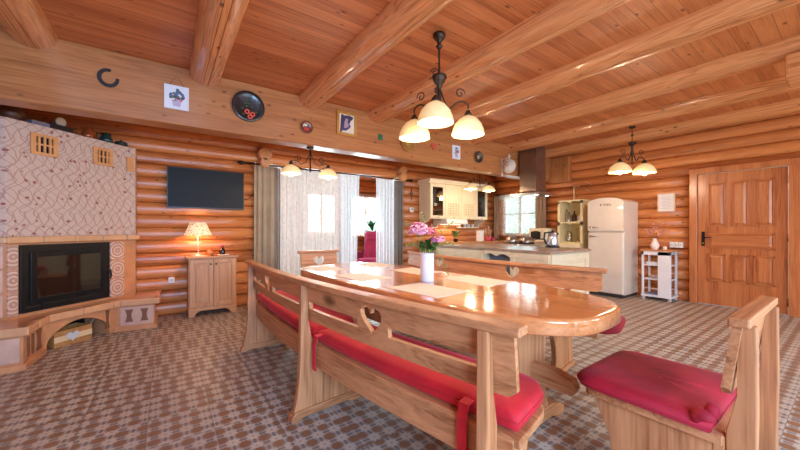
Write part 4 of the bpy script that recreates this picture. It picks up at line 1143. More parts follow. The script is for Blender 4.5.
# things on the worktop
pp = thing('potted_plant', 'small potted plant in a dark pot on the kitchen worktop under the hood', 'plant', (5.02, 5.0, .8825))
obj('pot', MB().lathe([(.038, 0), (.05, .07), (.054, .07), (.05, .06)], 16, (5.02, 5.0, .8825)), plain('black_pot', (40, 36, 34), .4), pp)
m = MB(); rnd = random.Random(2)
for k in range(60):
    a_ = rnd.uniform(0, 6.28); e_ = rnd.uniform(.05, .20); r_ = rnd.uniform(.02, .17); leaf(m, (5.02+.3*r_*math.cos(a_), 5.0+.3*r_*math.sin(a_), .95+e_*.4), (5.02+r_*math.cos(a_), 5.0+r_*math.sin(a_), .95+e_), .014)
obj('foliage', m, plain('herb_green', (134, 142, 66), .6, .25), pp)
kc = thing('white_canister', 'white lidded canister on the worktop beside the utensil pot', 'canister', (5.76, 4.98, .8825))
obj('canister_body', MB().box(5.70, 5.83, 4.92, 5.04, .883, 1.10), plain('canister_white', (240, 238, 234), .35), kc, bevel=.012)
obj('lid', MB().box(5.695, 5.835, 4.915, 5.045, 1.10, 1.125), plain('canister_white', (240, 238, 234)), kc, bevel=.006)
ut = thing('utensil_pot', 'red pot of wooden kitchen utensils on the worktop by the window', 'pot', (5.98, 4.93, .8825))
obj('pot_body', MB().lathe([(.05, 0), (.06, .02), (.064, .12), (.058, .12), (.054, .03)], 20, (5.98, 4.93, .8825), cap=False), plain('pot_red', (206, 70, 84), .35, .1), ut)
PINKW = plain('utensil_wood', (214, 170, 140), .6)
for i, (dx, dy, h, w_) in enumerate(((-.05, .02, .30, .02), (-.01, -.02, .34, .024), (.04, .02, .31, .02), (.07, -.01, .26, .018), (-.08, -.01, .24, .018))):
    k = MB().tube([(5.98+dx*.3, 4.93+dy*.3, .90), (5.98+dx, 4.93+dy, .883+h-.06)], .005, 6).ball((5.98+dx*1.15, 4.93+dy*1.15, .883+h-.03), (w_, .006, .04), 10, 8)
    tag(obj('wooden_spoon', k, PINKW), ['wooden spoon in the red pot, second from left', 'tallest wooden spoon in the red pot', 'wooden spoon right of the tallest in the red pot', 'wooden spoon furthest right in the red pot', 'short wooden spoon leaning left in the red pot'][i], 'spoon', 'spoons in the red pot')
rc = tag(obj('red_cup', MB().lathe([(.035, 0), (.045, .06), (.047, .08), (.042, .08), (.036, .02)], 16, (6.12, 4.9, .8825), cap=False), plain('pot_red', (206, 70, 84))), 'small red bowl on the worktop beside the utensil pot', 'bowl')
mw = thing('microwave', 'cream retro microwave with dark window on the worktop by the window', 'microwave', (6.48, 3.88, .8825))
obj('housing', MB().box(6.32, 6.70, 3.66, 4.12, .883, 1.175), CRM, mw, bevel=.02, seg=3)
fd = obj('door', MB().box(6.30, 6.32, 3.785, 4.11, .895, 1.165), CRM, mw, bevel=.01)
wn = [(3.84+(.22)*k/10, 1.10+.02*math.sin(PI*k/10)) for k in range(11)]; wn = [(3.84, .95)]+wn+[(4.06, .95)]
obj('window', MB().prism(wn, 'x', 6.295, 6.302), plain('oven_glass', (40, 40, 42), .1), fd)
obj('handle', MB().tube([(6.30, 3.80, .93), (6.28, 3.80, .95), (6.28, 3.80, 1.12), (6.30, 3.80, 1.14)], .006, 6), STEEL, fd)
for z in (1.10, .97):
    obj('dial', MB().lathe([(.03, 0), (.03, .012), (.024, .016)], 16, M=Matrix.Translation((6.32, 3.72, z)) @ Matrix.Rotation(-PI/2, 4, 'Y')), plain('dial_white2', (244, 240, 232), .3), mw)

# island with an open niche, its cooktop leg under the hood
IX0, IX1, IY0, IY1, IZ = 3.84, 4.80, 2.21, 4.28, .85
isl = thing('kitchen_island', 'long cream kitchen island with open niche behind the far bench', 'island', (4.3, 3.2, 0))
cb = MB().prism([(IX0, IY0), (IX1, IY0), (IX1, IY1), (IX0, IY1), (IX0, 3.24), (IX0+.14, 3.24), (IX0+.14, 2.79), (IX0, 2.79)], 'z', .08, IZ).box(IX1-.01, 5.98, 3.40, 4.05, .08, IZ).box(IX0+.03, IX1-.03, IY0+.03, IY1-.03, 0, .08)
obj('carcass', cb, CRM, isl)
obj('niche_lining', MB().box(IX0+.12, IX0+.138, 2.795, 3.235, .10, IZ-.02), plain('niche_blue_grey', (104, 118, 128), .5), isl)
av = [(2.79, IZ), (2.79, .775)]+[(2.79+.225*k/8, .775+.035*math.sin(PI*k/8)) for k in range(1, 8)]+[(3.015, .775)]+[(3.015+.225*k/8, .775+.035*math.sin(PI*k/8)) for k in range(1, 8)]+[(3.24, .775), (3.24, IZ)]
obj('scalloped_rail', MB().prism(av, 'x', IX0-.016, IX0+.004), CRM, isl)
for y0, y1 in ((2.22, 2.78), (3.25, 3.76), (3.76, 4.27)):
    shaker_x(isl, y0+.004, y1-.004, .10, .84, IX0, w_=.07, knob=(y0+.07, .72) if y0 > 3 else None)
sp_ = frame_rect(MB(), 'y', IY0-.018, .018, IX0+.01, IX1-.01, .10, .84, .09)
obj('side_panel', sp_, CRM, isl, bevel=.003)
obj('side_field', MB().box(IX0+.14, IX1-.14, IY0-.012, IY0, .23, .71), CRM, isl, bevel=.006)

top = [(IX0-.03, IY0-.03), (IX1+.03, IY0-.03), (IX1+.03, 3.37), (6.0, 3.37), (6.0, 4.08), (IX1+.03, 4.08), (IX1+.03, IY1+.03), (IX0-.03, IY1+.03)]
obj('countertop', MB().prism(top, 'z', IZ, .885), STONE, isl, bevel=.006)
obj('cooktop', MB().box(5.25, 5.85, 3.46, 3.98, .885, .892), plain('cooktop_black', (22, 22, 24), .08), isl, bevel=.002)
# pots and kettle
def pan(name, label, x, y, r, h, lidh, z=.8925, handle=None):
    p = thing(name, label, 'pot', (x, y, z))
    obj('pan_body', MB().lathe([(r*.92, 0), (r, .01), (r, h), (r*.97, h), (r*.95, .012), (.001, .012)], 24, (x, y, z), cap=False), STEEL, p)
    obj('lid', MB().lathe([(r, h), (r*.95, h+.008), (r*.5, h+lidh), (.001, h+lidh+.004)], 24, (x, y, z), cap=False).lathe([(.008, h+lidh), (.016, h+lidh+.02), (.001, h+lidh+.024)], 12, (x, y, z)), STEEL, p)
    if handle:
        d_ = Vector(handle); d_.normalize(); q = Vector((x, y, z+h*.8))
        obj('handle', MB().tube([q+d_*r*.95, q+d_*(r+.06)+Vector((0, 0, .015)), q+d_*(r+.16)+Vector((0, 0, .02))], [.008, .009, .011], 8), plain('bakelite', (32, 28, 26), .4), p)
    return p
pan('saucepan', 'small steel saucepan with lid on the cooktop, left of the frying pan', 5.36, 3.86, .10, .10, .03)
pan('frying_pan', 'wide steel pan with lid and dark handle on the cooktop', 5.62, 3.72, .145, .075, .045, handle=(.35, -1, 0))
pan('steel_pot', 'small steel pot on the cooktop corner nearest the island end', 5.40, 3.58, .075, .08, .025)
kx, ky, kz = 4.71, 2.68, .8855
kt = thing('electric_kettle', 'black and silver electric kettle near the island end', 'kettle', (kx, ky, kz))
KB = plain('kettle_black', (26, 26, 28), .3)
obj('base', MB().lathe([(.10, 0), (.10, .02), (.085, .028)], 24, (kx, ky, kz)), KB, kt)
obj('kettle_body', MB().lathe([(.082, .028), (.085, .05), (.072, .16), (.058, .215), (.05, .225)], 28, (kx, ky, kz)), plain('kettle_silver', (196, 200, 206), .22, .04, Metallic=.7), kt)
obj('lid', MB().lathe([(.055, .22), (.04, .238), (.012, .242), (.014, .258), (.001, .26)], 20, (kx, ky, kz), cap=False), KB, kt)
sd = Vector((-.814, .581, 0)); c_ = Vector((kx, ky, kz))
obj('handle', MB().tube([c_+sd*.05+Vector((0, 0, .225)), c_+sd*.115+Vector((0, 0, .215)), c_+sd*.125+Vector((0, 0, .13)), c_+sd*.09+Vector((0, 0, .05))], [.014, .015, .014, .012], 10), KB, kt)
obj('spout', MB().tube([c_-sd*.055+Vector((0, 0, .18)), c_-sd*.085+Vector((0, 0, .215))], [.022, .012], 10), KB, kt)
# island hood
hx0, hx1, hy0, hy1 = 5.56, 5.88, 3.48, 3.83
hd = thing('extractor_hood', 'steel chimney hood hanging from the ceiling over the cooktop', 'hood', (5.72, 3.65, 1.79))
obj('chimney', MB().box(hx0, hx1, hy0, hy1, 1.86, 2.73), plain('hood_steel', (150, 132, 118), .28, .08, Metallic=.85), hd, bevel=.003)
obj('hood_plate', MB().box(5.44, 5.99, 3.36, 3.95, 1.79, 1.835), STEEL, hd, bevel=.006)
obj('hood_neck', MB().rings([[(5.46, 3.38, 1.834), (5.97, 3.38, 1.834), (5.97, 3.93, 1.834), (5.46, 3.93, 1.834)], [(hx0-.01, hy0-.01, 1.87), (hx1+.01, hy0-.01, 1.87), (hx1+.01, hy1+.01, 1.87), (hx0-.01, hy1+.01, 1.87)]], smooth=False), STEEL, hd)
for x, y in ((5.54, 3.46), (5.54, 3.85), (5.89, 3.46), (5.89, 3.85)):
    obj('spotlight', MB().lathe([(.032, 0), (.03, -.004), (.001, -.005)], 16, (x, y, 1.790), cap=False), mat_emit('hood_spot', (255, 240, 215), 10), hd)

# fridge
FX0, FX1, FY0, FY1 = 6.17, 6.79, 2.285, 2.85
WHT = plain('fridge_cream_white', (226, 212, 196), .22, .02, Coat_Weight=.4)
fg = thing('refrigerator', 'cream white rounded retro refrigerator against the log wall', 'refrigerator', ((FX0+FX1)/2, (FY0+FY1)/2, 0))
def fprof(z0, z1, arc, i=0.0):
    L = [(FY0+i, z0), (FY1-i, z0)]
    for k in range(13):
        q = k/12; y = FY1-i-(FY1-FY0-2*i)*q
        L.append((y, z1-arc+arc*math.sin(PI*q)**.55 if arc else z1))
    return L
obj('cabinet', MB().prism(fprof(.05, 1.70, .075, .004), 'x', FX0+.06, FX1), WHT, fg, bevel=.012, seg=3)
ud = obj('door', MB().prism(fprof(1.125, 1.70, .075), 'x', FX0, FX0+.058), WHT, fg, bevel=.022, seg=4)
ld = obj('door', MB().box(FX0, FX0+.058, FY0, FY1, .06, 1.10), WHT, fg, bevel=.022, seg=4)
obj('foot_grille', MB().box(FX0+.05, FX1-.02, FY0+.02, FY1-.02, 0, .05), plain('grille_dark', (60, 58, 58), .5), fg)
CHR = plain('chrome', (210, 205, 200), .12, .02, Metallic=1.0)
for par, z in ((ud, 1.19), (ld, 1.03)):
    obj('handle', MB().tube([(FX0-.004, 2.80, z), (FX0-.035, 2.795, z), (FX0-.045, 2.74, z), (FX0-.038, 2.655, z)], [.012, .012, .011, .006], 8).lathe([(.022, 0), (.02, .01)], 14, M=Matrix.Translation((FX0, 2.80, z)) @ Matrix.Rotation(-PI/2, 4, 'Y')), CHR, par)
def text(name, s, size, loc, rot, mat, parent, ext=.002):
    c = bpy.data.curves.new(name, 'FONT'); c.body = s; c.size = size; c.extrude = ext; c.align_x = 'CENTER'; c.align_y = 'CENTER'
    tmp = bpy.data.objects.new('tmp', c); COL.objects.link(tmp); bpy.context.view_layer.update()
    me = bpy.data.meshes.new_from_object(tmp.evaluated_get(bpy.context.evaluated_depsgraph_get())); bpy.data.objects.remove(tmp)
    me.materials.clear(); me.materials.append(mat); o = bpy.data.objects.new(name, me); COL.objects.link(o); o.rotation_euler = rot
    o.parent = parent; o.location = Vector(loc)-wloc(parent); return o
text('badge', 'SMEG', .055, (FX0-.003, 2.53, 1.575), (PI/2, 0, -PI/2), CHR, ud)
obj('badge_dot', MB().lathe([(.016, 0), (.014, .006), (.001, .007)], 14, M=Matrix.Translation((FX0, 2.63, 1.575)) @ Matrix.Rotation(-PI/2, 4, 'Y')), CHR, ud)

# display shelf on its base between window side and fridge
YEL = plain('butter_cream', (242, 224, 172), .42, .04)
SX0, SX1, SY0, SY1 = 6.35, 6.79, 3.02, 3.50
bc = thing('base_cabinet', 'butter cream base cabinet under the open display shelf beside the refrigerator', 'cabinet', (6.5, 3.26, 0))
obj('carcass', MB().box(6.27, 6.79, SY0, SY1, 0, .885), YEL, bc); shaker_x(bc, SY0+.006, SY1-.006, .10, .86, 6.27, knob=(SY0+.06, .76))
ds = thing('display_shelf', 'butter cream open display shelf with scalloped openings beside the refrigerator', 'shelf', (6.57, 3.26, .886))
mb = MB().box(SX0, SX1, SY0, SY0+.03, .886, 1.72).box(SX0, SX1, SY1-.03, SY1, .886, 1.72).box(SX0, SX1, SY0+.03, SY1-.03, 1.69, 1.72).box(SX0+.01, SX1, SY0+.03, SY1-.03, 1.27, 1.30).box(SX0+.01, SX1, SY0+.03, SY1-.03, .886, .91)
mb.box(SX1-.015, SX1, SY0+.03, SY1-.03, .91, 1.69)
obj('carcass', mb, YEL, ds, bevel=.004)
def scal(z):
    L = [(SY0+.0, z), (SY0, z-.07), (SY0+.045, z-.07)]
    for k in range(9): q = k/8; L.append((SY0+.05+(SY1-SY0-.1)*q, z-.045+.022*abs(math.sin(2*PI*q))-.012*math.exp(-((q-.5)/.08)**2)))
    L += [(SY1-.045, z-.07), (SY1, z-.07), (SY1, z)]; return L
obj('scalloped_rail', MB().prism(scal(1.72), 'x', SX0-.012, SX0+.004), YEL, ds); obj('scalloped_rail', MB().prism(scal(1.30), 'x', SX0-.012, SX0+.004), YEL, ds)
obj('shelf_edge', MB().box(SX0-.006, SX0+.004, SY0, SY1, 1.272, 1.302).box(SX0-.012, SX0+.004, SY0, SY0+.045, .886, 1.70).box(SX0-.012, SX0+.004, SY1-.045, SY1, .886, 1.70), YEL, ds)
GL = mat_glass('glassware', (250, 250, 250), .25)
def bottle(name, label, x, y, z, r, h, mat, cat='bottle', group=None):
    o = thing(name, label, cat, (x, y, z), group)
    obj('bottle_body', MB().lathe([(r*.95, 0), (r, .01), (r, h*.55), (r*.4, h*.72), (r*.36, h*.93)], 18, (x, y, z)), mat, o)
    obj('stopper', MB().lathe([(r*.4, h*.93), (r*.4, h), (.001, h)], 12, (x, y, z)), plain('cork', (180, 140, 96), .7), o); return o
Z1 = 1.3005
bottle('brown_bottle', 'dark brown bottle in the middle of the upper display shelf', 6.50, 3.25, Z1, .042, .22, plain('brown_glass', (64, 34, 22), .12))
bottle('clear_bottle', 'clear glass bottle left of the brown one on the display shelf', 6.52, 3.37, Z1, .04, .20, GL)
bottle('clear_carafe', 'tall clear carafe at the left edge of the upper display shelf', 6.56, 3.43, Z1, .035, .25, GL, 'carafe')
tag(obj('white_tin', MB().box(6.46, 6.54, 3.08, 3.17, Z1, Z1+.11), plain('tin_white', (226, 226, 226), .35), bevel=.006), 'small white tin at the right of the upper display shelf', 'tin')
cs = thing('glass_candlestick', 'slim glass candlestick on the lower display shelf', 'candlestick', (6.52, 3.20, .9105))
obj('stem', MB().lathe([(.045, 0), (.04, .01), (.008, .02), (.008, .22), (.022, .24), (.02, .27)], 16, (6.52, 3.20, .9105)), GL, cs)
tag(obj('storage_jar', MB().lathe([(.05, 0), (.055, .02), (.055, .14), (.04, .17), (.04, .20), (.001, .21)], 18, (6.56, 3.38, .9105)), GL), 'clear storage jar on the lower display shelf', 'jar')

# notice, sockets, trolley
nb = thing('framed_notice', 'framed sheet of paper pinned to the log wall right of the refrigerator', 'notice', (6.80, 1.88, 1.445))
obj('frame', frame_rect(MB(), 'x', 6.768, .046, 1.765, 2.0, 1.445, 1.75, .014), plain('pale_frame', (226, 190, 150), .4), nb)
obj('sheet', MB().box(6.775, 6.80, 1.775, 1.99, 1.455, 1.74), plain('paper_white', (236, 226, 222), .7, .02), nb)
mb = MB()
for k in range(9): mb.box(6.7735, 6.776, 1.81+.01*(k % 3), 1.955-.012*((k*7) % 4), 1.50+.024*k, 1.5035+.024*k)
obj('text_line', mb, plain('ink_grey', (170, 158, 160), .8), nb)
outlet(1.665, 1.845, .855, .945, 6.80, 'white strip of wall sockets above the white trolley', 3, 'x')
tr = thing('kitchen_trolley', 'white kitchen trolley on casters with wooden top and open shelves', 'trolley', (6.62, 1.93, 0))
TW = plain('trolley_white', (232, 228, 230), .35, .02)
tx0, tx1, ty0, ty1 = 6.46, 6.775, 1.735, 2.125
obj('trolley_top', MB().box(tx0-.012, tx1+.012, ty0-.012, ty1+.012, .795, .82), boxw('y'), tr, bevel=.004)
for x, y in ((tx0, ty0), (tx1-.028, ty0), (tx0, ty1-.028), (tx1-.028, ty1-.028)): obj('post', MB().box(x, x+.028, y, y+.028, .05, .795), TW, tr, bevel=.002)
obj('side_panel', MB().box(tx0, tx0+.018, ty0+.026, ty0+.17, .08, .79), TW, tr, bevel=.002)
obj('rail', MB().box(tx0, tx0+.02, ty0, ty1, .735, .795).box(tx1-.02, tx1, ty0, ty1, .735, .795), TW, tr, bevel=.002)
obj('bottom_board', MB().box(tx0-.01, tx1+.01, ty0-.01, ty1+.01, .055, .085), TW, tr, bevel=.004)
for z in (.33, .56):
    obj('shelf', MB().box(tx0+.02, tx1-.02, ty0+.02, ty1-.02, z, z+.016), TW, tr)
wr = MB()
for z in (.19, .60): wr.tube([(tx0+.01, ty0+.17, z), (tx0+.01, ty1-.02, z)], .005, 6)
for z in (.20, .45): wr.tube([(tx0+.02, ty0+.012, z), (tx1-.02, ty0+.012, z)], .005, 6)
obj('wire_rail', wr, TW, tr)
for x, y in ((tx0+.02, ty0+.02), (tx0+.02, ty1-.02), (tx1-.02, ty0+.02), (tx1-.02, ty1-.02)):
    obj('caster', MB().lathe([(.022, -.01), (.026, -.006), (.026, .006), (.022, .01)], 16, M=Matrix.Translation((x, y, .026)) @ Matrix.Rotation(PI/2, 4, 'Y')).box(x-.012, x+.012, y-.006, y+.012, .03, .055), plain('caster_grey', (206, 200, 200), .4), tr)
tag(obj('blue_tray', MB().box(tx0+.03, tx1-.03, ty0+.19, ty1-.04, .0855, .10), plain('tray_blue', (120, 132, 160), .4)), 'flat blue-grey tray on the bottom board of the white trolley', 'tray')
tag(obj('white_bowl', MB().lathe([(.03, 0), (.06, .03), (.07, .05), (.066, .05), (.03, .01)], 18, (6.6, 1.98, .3465), cap=False), plain('bowl_rose', (220, 190, 186), .35)), 'shallow pale bowl on the lower trolley shelf', 'bowl')
tag(obj('napkin_pack', MB().box(6.5, 6.62, 1.93, 2.08, .5765, .62), plain('napkin_white', (238, 236, 240), .7), bevel=.008), 'white pack on the upper trolley shelf', 'pack')
vx, vy, vz = 6.60, 1.985, .8205
va = thing('bud_vase', 'white bulb-shaped vase on the trolley top', 'vase', (vx, vy, vz))
obj('vase_body', MB().lathe([(.035, 0), (.055, .03), (.062, .07), (.045, .12), (.026, .16), (.024, .185), (.019, .185), (.02, .15), (.001, .14)], 24, (vx, vy, vz), cap=False), plain('vase_blush', (240, 224, 216), .3, .02), va)
TWG = plain('twig_brown', (110, 70, 52), .7); BL = plain('blossom_pink', (226, 160, 160), .6, .15)
rnd = random.Random(21)
for i, (du, h, lb) in enumerate(((-.10, .33, 'blossom twig leaning left out of the bulb-shaped vase'), (-.02, .40, 'tallest upright blossom twig in the bulb-shaped vase'), (.07, .42, 'blossom twig leaning right in the bulb-shaped vase'), (.12, .31, 'lowest right blossom twig in the bulb-shaped vase'))):
    t = thing('blossom_twig', lb, 'twig', (vx, vy, vz+.15), 'blossom twigs in the bud vase')
    tip = Vector((vx+.30*du, vy-1.0*du, vz+h)); s0 = Vector((vx, vy, vz+.145)); pts = [s0.lerp(tip, k/5)+Vector((0, rnd.uniform(-.006, .006), .02*math.sin(PI*k/5))) for k in range(6)]
    obj('stem', MB().tube(pts, [.004, .0035, .003, .003, .002, .0015], 5), TWG, t)
    m = MB()
    for k in range(16):
        p = pts[rnd.randint(2, 5)]; m.ball((p.x+rnd.uniform(-.03, .03), p.y+rnd.uniform(-.03, .03), p.z+rnd.uniform(-.025, .03)), rnd.uniform(.006, .013), 8, 5)
    obj('blossom', m, BL, t)
gj = thing('small_jar', 'small white candle jar beside the bulb-shaped vase on the trolley', 'jar', (6.60, 1.85, .8205))
obj('jar_body', MB().lathe([(.026, 0), (.028, .005), (.028, .05), (.024, .055)], 16, (6.60, 1.85, .8205)), plain('jar_cream', (236, 222, 206), .3), gj)
obj('wick', MB().tube([(6.60, 1.85, .87), (6.60, 1.85, .905)], .004, 6), plain('wick_orange', (214, 140, 90), .6), gj)
# star ornament and thermostat beside the curtain
so = MB()
L = []
for k in range(16):
    a_ = PI/2+k*PI/8; r_ = (.13 if k % 8 == 0 else .08) if k % 4 == 0 else (.06 if k % 2 == 0 else .022)
    L.append((4.13+r_*math.cos(a_), 1.88+r_*math.sin(a_)))
so.prism(L, 'y', 5.372, 5.392)
tag(obj('star_ornament', so, plain('bronze_ornament', (120, 80, 44), .45, .2, Metallic=.3), bevel=.003), 'brown star-shaped ornament on the log wall right of the curtain', 'ornament')
th = thing('thermostat', 'small white thermostat on the log wall left of the wall cabinets', 'thermostat', (4.13, 5.385, 1.51))
obj('case', MB().box(4.085, 4.175, 5.362, 5.392, 1.505, 1.605), plain('socket_white', (236, 230, 222)), th, bevel=.005)
obj('display', MB().box(4.11, 4.15, 5.359, 5.363, 1.545, 1.585), plain('lcd_grey', (110, 116, 118), .3), th)
# ------------------------------------------------------------ curtains
def drape(name, label, cat, x0, x1, z0, z1, y, mat, folds, amp, axis='x', gather=None, seed=1, thick=0, group=None):
    rnd = random.Random(seed); ph = rnd.uniform(0, 6)
    def fn(u, v):
        z = z1+(z0-z1)*v; xx = x0+(x1-x0)*u
        if gather: xx = gather(u, v, xx)
        a = amp*(.55+.45*v)
        off = a*math.sin(2*PI*folds*u+ph+.5*math.sin(3*v))+.35*a*math.sin(2*PI*folds*2.3*u+1.3*ph+1.2*v)
        return (xx, y+off, z) if axis == 'x' else (y+off, xx, z)
    m = MB().sheet(fn, max(24, int(folds*12)), 16)
    o = tag(obj(name, m, mat, solid=thick), label, cat, group)
    return o
BEIGE = mat_cloth('beige_drape', (176, 156, 128), .9, .2, .06); GREY = mat_cloth('grey_drape', (136, 128, 118), .9, .2, .06)
LACE = mat_sheer('lace_sheer', (252, 244, 238), .42, 16); VOILE = mat_sheer('white_voile', (250, 251, 254), .40, 22)
drape('curtain', 'beige curtain drawn to the left side of the wide opening', 'curtain', 1.09, 1.385, .02, 2.12, 5.31, BEIGE, 3.5, .035, seed=2, thick=.004)
drape('curtain', 'narrow grey curtain edge beside the lace at the left of the opening', 'curtain', 1.375, 1.47, .02, 2.11, 5.335, GREY, 1.5, .02, seed=3, thick=.004)
drape('curtain', 'grey curtain at the right side of the wide opening by the thermostat', 'curtain', 3.66, 3.87, .02, 2.11, 5.30, GREY, 3, .035, seed=4, thick=.004)
drape('lace_curtain', 'wide lace curtain over the left half of the opening, before the left sunroom window', 'curtain', 1.44, 2.49, .02, 2.13, 5.345, LACE, 10, .03, seed=5)
drape('lace_curtain', 'narrow white lace curtain gathered in the middle of the opening', 'curtain', 2.50, 2.90, .02, 2.13, 5.325, VOILE, 6, .03, seed=8, gather=lambda u, v, x: x-.10*v*u+.03*v)
drape('lace_curtain', 'white lace curtain at the right of the opening beside the grey curtain', 'curtain', 3.24, 3.70, .02, 2.12, 5.335, VOILE, 6, .03, seed=6)
rd = thing('curtain_rod', 'dark iron curtain rod with finials across the wide opening', 'rod', (2.5, 5.33, 2.13))
obj('pole', MB().tube([(.97, 5.33, 2.145), (4.03, 5.33, 2.145)], .013, 10), IRON, rd)
for x, s in ((.97, -1), (4.03, 1)):
    obj('finial', MB().lathe([(.013, 0), (.022, .01), (.012, .02), (.03, .05), (.028, .07), (.012, .10), (.001, .12)], 14, M=Matrix.Translation((x, 5.33, 2.145)) @ Matrix.Rotation(s*PI/2, 4, 'Y')), IRON, rd)
for x in (1.05, 3.93): obj('bracket', MB().tube([(x, 5.33, 2.145), (x, 5.40, 2.145)], .008, 6), IRON, rd)
# kitchen window curtains
drape('curtain', 'taupe curtain at the left of the kitchen window', 'curtain', 5.38, 5.20, .90, 1.98, 6.74, mat_cloth('taupe_drape', (168, 140, 112), .9, .2, .06), 2.5, .02, 'y', seed=7, thick=.004)
drape('curtain', 'taupe curtain at the right of the kitchen window behind the hood', 'curtain', 4.22, 3.98, .90, 1.98, 6.74, mat_cloth('taupe_drape', (168, 140, 112)), 3, .02, 'y', seed=9, thick=.004)
drape('voile_curtain', 'white voile hanging over the kitchen window glass', 'curtain', 5.20, 4.22, .99, 1.96, 6.765, mat_sheer('kitchen_voile', (250, 250, 250), .78, 26), 9, .012, 'y', seed=10)
drape('lace_valance', 'cream lace valance along the top of the kitchen window', 'valance', 5.20, 4.22, 1.86, 1.99, 6.728, mat_sheer('lace_sheer', (242, 226, 216), .45, 16), 12, .014, 'y', seed=11)
rk = thing('curtain_rod', 'thin curtain rod over the kitchen window', 'rod', (6.75, 4.7, 1.99))
obj('pole', MB().tube([(6.75, 5.38, 1.995), (6.75, 3.96, 1.995)], .009, 8), plain('rod_brown', (120, 84, 56), .4), rk)
# sunroom window curtains
drape('sunroom_curtain', 'pale green curtain left of the right-hand sunroom window', 'curtain', 3.86, 4.12, .98, 2.2, 7.90, mat_cloth('sage_drape', (150, 178, 160), .9, .2, .05), 3, .025, seed=12, thick=.004, gather=lambda u, v, x: x-.10*v*u)
drape('sunroom_curtain', 'pale green curtain right of the right-hand sunroom window', 'curtain', 4.94, 5.20, .98, 2.2, 7.90, mat_cloth('sage_drape', (150, 178, 160)), 3, .025, seed=13, thick=.004, gather=lambda u, v, x: x+.10*v*(1-u))
drape('sunroom_voile', 'white voile over the right-hand sunroom window', 'curtain', 4.0, 5.05, .96, 2.12, 7.95, mat_sheer('kitchen_voile', (250, 250, 250)), 9, .012, seed=14)

# ------------------------------------------------------------ sunroom armchair and plant
MAG = mat_cloth('magenta_wool', (222, 84, 140), .85, .4, .1); MAGD = mat_cloth('plum_wool', (170, 44, 96), .85, .4, .1)
ac = thing('armchair', 'pink wing-back armchair seen through the lace curtains', 'armchair', (4.08, 6.95, 0), rz=0)
def bodyrot(mb, c, rz):
    M = Matrix.Translation(c) @ Matrix.Rotation(rz, 4, 'Z'); mb.v = [tuple(M @ Vector(p)) for p in mb.v]; return mb
AC = (4.02, 6.85, 0); AR = -.80
obj('seat', bodyrot(MB().box(-.26, .26, -.36, .22, .26, .47), AC, AR), MAG, ac, bevel=.05, seg=4)
bk = MB().box(-.26, .26, -.07, .07, 0, .72); Mt = Matrix.Translation((0, .24, .40)) @ Matrix.Rotation(-.28, 4, 'X'); bk.v = [tuple(Mt @ Vector(p)) for p in bk.v]
obj('backrest', bodyrot(bk, AC, AR), MAG, ac, bevel=.055, seg=4)
hp = MB().box(-.20, .20, -.045, .045, 0, .18); Mt = Matrix.Translation((0, .30, .88)) @ Matrix.Rotation(-.28, 4, 'X'); hp.v = [tuple(Mt @ Vector(p)) for p in hp.v]
obj('headrest', bodyrot(hp, AC, AR), MAG, ac, bevel=.04, seg=4)
for s in (-1, 1):
    ap = [(-.40, .06), (-.40, .50), (-.34, .60), (-.1, .64), (.15, .60), (.28, .62), (.30, .06)]
    obj('armrest', bodyrot(MB().prism(ap, 'x', s*.27-.0, s*.27+s*.13), AC, AR), MAGD, ac, bevel=.05, seg=4)
obj('base', bodyrot(MB().box(-.28, .28, -.34, .26, .0, .26), AC, AR), MAGD, ac, bevel=.02)
sp = thing('potted_plant', 'tall leafy plant in a brown pot behind the pink armchair', 'plant', (4.54, 7.66, 0))
obj('pot', MB().lathe([(.12, 0), (.16, .28), (.17, .30), (.15, .30), (.14, .25)], 20, (4.54, 7.66, 0)), plain('plant_pot_brown', (120, 76, 50), .5), sp)
obj('stem', MB().tube([(4.54, 7.66, .25), (4.52, 7.64, .8), (4.55, 7.66, 1.15)], [.014, .012, .008], 8), plain('stem_green', (120, 140, 74)), sp)
m = MB(); rnd = random.Random(5)
for k in range(70):
    a_ = rnd.uniform(0, 6.28); h = rnd.uniform(.8, 1.30); l_ = rnd.uniform(.14, .30); leaf(m, (4.54, 7.66, h-.05), (4.54+l_*math.cos(a_), 7.66+l_*math.sin(a_), h+rnd.uniform(-.02, .16)), .045)
obj('leaves', m, plain('plant_green', (70, 140, 84), .4, .2), sp)
# ------------------------------------------------------------ pendant lamps
FER = plain('wrought_iron', (70, 52, 36), .45, .15, Metallic=.6)
GLOW = mat_shade('alabaster_shade', (255, 216, 146), .42, (236, 208, 156))
BULB = mat_emit('bulb_white', (255, 226, 180), 22)
def shade(par, x, y, zr, r, h, energy):
    s = obj('lamp_shade', MB().lathe([(r, 0), (r*1.0, .006), (r*.96, h*.25), (r*.82, h*.55), (r*.55, h*.83), (r*.24, h), (r*.20, h)], 36, (x, y, zr), cap=False), GLOW, par, solid=.004)
    obj('socket', MB().lathe([(r*.20, h-.004), (r*.26, h+.01), (r*.16, h+.035), (r*.10, h+.05)], 16, (x, y, zr)), FER, s)
    obj('bulb', MB().ball((x, y, zr+.012), (.040, .040, .045), 16, 10), BULB, s)
    point('lamp_light', (x, y, zr-.045), energy, par, .045)
    return s
def scrollcurve(c, d, r0, turns=1.2, n=16, rise=0):
    c = Vector(c); d = Vector(d); up_ = Vector((0, 0, 1)); L = []
    for k in range(n):
        q = k/(n-1); a = q*turns*2*PI; r = r0*(1-.75*q); L.append(c+d*r*math.cos(a)+up_*r*math.sin(a))
    return L
